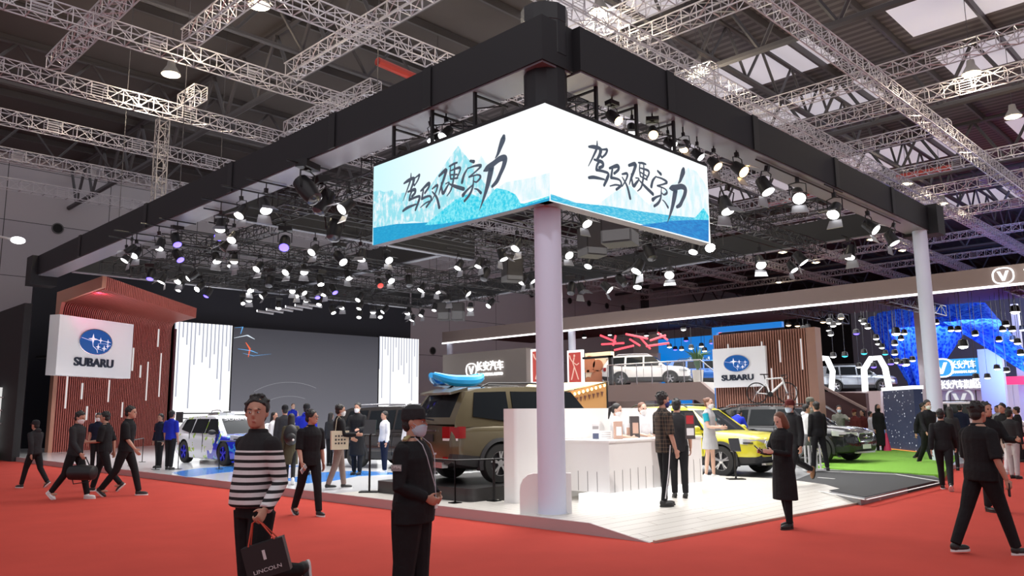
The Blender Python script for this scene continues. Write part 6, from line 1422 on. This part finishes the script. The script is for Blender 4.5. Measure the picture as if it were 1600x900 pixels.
# ---------------------------------------------------------------- carried things
def carried(name,label,cat,loc,rz): return empty(name,loc,label,cat,rz)
bagk=mat('bag_black',(.012,.012,.014),.45); cordr=mat('cord_red',(.55,.06,.03),.6); silv_=mat('print_silver',(.6,.6,.62),.4)
h=J1['la'][4]
o=carried('paper_bag','black paper shopping bag with red cord handles held by the striped sweater person','bag',(h.x,h.y,h.z),-PI/4+.12)
R=Matrix.Rotation(-.28,3,'Y')
g=M(); g.box(R@Vector((.0,0,-.27)),(.285,.10,.23),rot=R); g.build('bag_body',bagk,o,smooth=0)
g=M()
for yy in(-.05,.05): g.path([R@Vector((-.09,yy,-.155)),(-.03,yy*.3,-.02),(.0,yy*.2,.0),(.03,yy*.3,-.02),R@Vector((.09,yy,-.155))],.005,n=5)
g.build('cord_handles',cordr,o)
q=text('lettering','LINCOLN',.036,silv_,o,R@Vector((.0,-.054,-.335)),(0,0,0),.001,width=.19); q.rotation_euler=(R@Matrix.Rotation(PI/2,3,'X')).to_euler()
g=M(); g.box(R@Vector((0,-.053,-.235)),(.02,.002,.065),rot=R); g.build('emblem',silv_,o,smooth=0)
h=J3['ra'][4]; o=carried('phone','white phone in the hand of the person walking in black','phone',(h.x,h.y,h.z),.4); M().box((0,0,-.02),(.075,.012,.15),rot=Matrix.Rotation(.9,3,'Y')).build('case',mat('phone_white',(.75,.75,.75),.3),o,smooth=0); M().box((0,-.008,-.02),(.065,.003,.135),rot=Matrix.Rotation(.9,3,'Y')).build('screen',mat('phone_screen',(.3,.3,.32),.2),o,smooth=0)
h=J4['ra'][4]; o=carried('phone','dark phone in the hand of the large striding person','phone',(h.x,h.y,h.z),.4); M().box((0,0,-.02),(.075,.012,.15)).build('case',bagk,o,smooth=0); M().box((0,-.008,-.02),(.065,.003,.135)).build('screen',mat('display_black',(.02,.02,.025),.15),o,smooth=0)
h=J5['ra'][4]; o=carried('phone','phone held up by the long coat person','phone',(h.x,h.y,h.z),.4); M().box((0,0,.02),(.075,.012,.15),rot=Matrix.Rotation(-.8,3,'X')).build('case',bagk,o,smooth=0); M().box((0,-.008,.02),(.065,.003,.13),rot=Matrix.Rotation(-.8,3,'X')).build('screen',mat('phone_screen',(.3,.3,.32),.2),o,smooth=0)
# guard accessories
G2=J2['o']; T2=J2['T0']
g=M()
for sd in(-1,1): g.path([T2((sd*.07,.05,1.48)),T2((sd*.085,.125,1.42)),T2((sd*.08,.163,1.33)),T2((sd*.04,.185,1.2)),T2((0,.205,1.08)),T2((0,.21,.99))],.006,n=5,flat=.5)
g.build('lanyard',mat('lanyard_grey',(.45,.45,.5),.6),G2)
M().box(T2((0,.212,.955)),(.05,.008,.085)).build('badge_holder',mat('white_paper',(.85,.85,.85),.6),G2,smooth=0)
sh,el=[G2.matrix_world.inverted()@v for v in(J2['ra'][0],J2['ra'][1])]; mp=sh.lerp(el,.45)
M().box(mp+Vector((.078,.0,.0)),(.008,.085,.05)).build('sleeve_patch',mat('patch_grey',(.28,.28,.28),.6),G2,smooth=0)
text('patch_lettering','OPBAJ',.03,mat('white_paper',(.85,.85,.85),.6),G2,mp+Vector((.084,0,.006)),(PI/2,0,PI/2),.001)
for sd in(-1,1): M().box(T2((sd*.12,.0,1.475)),(.09,.035,.012),rot=Matrix.Rotation(sd*.35,3,'Y')).build('epaulette',mat('epaulette_gold',(.35,.28,.12),.5),G2,smooth=0)
M().box(T2((-.1,.158,1.34)),(.05,.008,.014)).build('breast_badge',silv_,G2,smooth=0)
# glasses of the walking man
g=M(); HT3=J3['HT']
for sd in(-1,1): g.path([HT3((sd*.03+.02*math.cos(a),.098,.0+.015*math.sin(a))) for a in np.linspace(0,2*PI,12,endpoint=False)],.0018,n=4,closed=True); g.path([HT3((sd*.05,.095,.003)),HT3((sd*.076,.0,.005))],.0018,n=4)
g.build('glasses',bar,J3['o'])
# duffel bag
h=PP[1]['ra'][4]; o=carried('duffel_bag','black duffel bag carried by the person in the charcoal jacket','bag',(h.x,h.y,h.z),-.9)
g=M(); g.path([(-.27,0,-.30),(-.24,0,-.30),(0,0,-.29),(.24,0,-.30),(.27,0,-.30)],[.08,.135,.15,.135,.08],14); g.build('bag_body',bagk,o,smooth=50)
g=M(); g.path([(-.12,.03,-.16),(-.05,.0,-.0),(.05,0,0),(.12,.03,-.16)],.012,n=6); g.path([(-.24,0,-.28),(-.1,-.1,-.5),(.2,-.06,-.46),(.25,0,-.3)],.01,n=6); g.build('handles',K2,o)
# tote bag
t_=PP[11]; pt=t_['T']((.22,-.02,1.02)); o=carried('tote_bag','cream tote bag with black letters on the shoulder of the taupe trouser visitor','bag',pt,t_['o'].rotation_euler.z+PI/2+.2)
cream=mat('canvas_cream',(.62,.57,.42),.8); M().prism([(-.17,-.2),(.17,-.2),(.18,.16),(-.18,.16)],lambda u,v,h:(u,h,v),-.035,.035).build('bag_body',cream,o,smooth=0)
g=M(); g.path([(-.09,0,.16),(-.05,.05,.38),(.0,.08,.44),(.05,.05,.38),(.09,0,.16)],.012,n=6,flat=.5); g.build('shoulder_strap',cream,o)
g=M()
for r_i in range(3):
    for c_i in range(4): g.box((-.09+.06*c_i,-.038,.06-.07*r_i),(.035,.002,.03+.01*((r_i+c_i)%2)))
    for c_i in range(4): g.box((-.09+.06*c_i,.038,.06-.07*r_i),(.035,.002,.03+.01*((r_i+c_i)%2)))
g.build('printed_letters',mat('print_dark',(.05,.05,.05),.7),o,smooth=0)
# backpack
t_=PP[7]; o=carried('backpack','black backpack on the back of the olive coat person','backpack',t_['T']((0,-.17,1.2)),t_['o'].rotation_euler.z)
g=M(); g.ell((0,-.03,0),(.15,.09,.22),14,10); g.ell((0,-.10,-.06),(.11,.05,.11),12,8); g.build('bag_body',bagk,o)
M().ell((.05,-.16,-.10),(.025,.012,.025),10,6).build('round_charm',mat('charm_white',(.8,.8,.8),.5),o)
# cone by the starry panel
p=onz(1387,710,0); o=empty('traffic_cone',p,'pink red cone beside the starry panel','cone'); M().lathe([(.16,.02),(.03,.75),(.02,.75)],n=18).build('cone_body',mat('cone_pink',(.75,.05,.15),.5),o); M().box((0,0,.01),(.36,.36,.03)).build('base',mat('cone_base',(.1,.02,.03),.6),o,smooth=0)
# grey slatted bench near the suits
p=onz(1280,737,.13); o=empty('slatted_rack',p,'pale slatted rack leaning low beside the dark crossover wheel','rack',-PI/4)
for k in range(5): M().box((-.2+.09*k,.3,.30),(.035,.03,.6)).build('slat',mat('pale_metal',(.7,.7,.7),.4),o,smooth=0)
M().box((0,.3,.02),(.5,.2,.04)).build('foot',mat('pale_metal',(.7,.7,.7),.4),o,smooth=0)
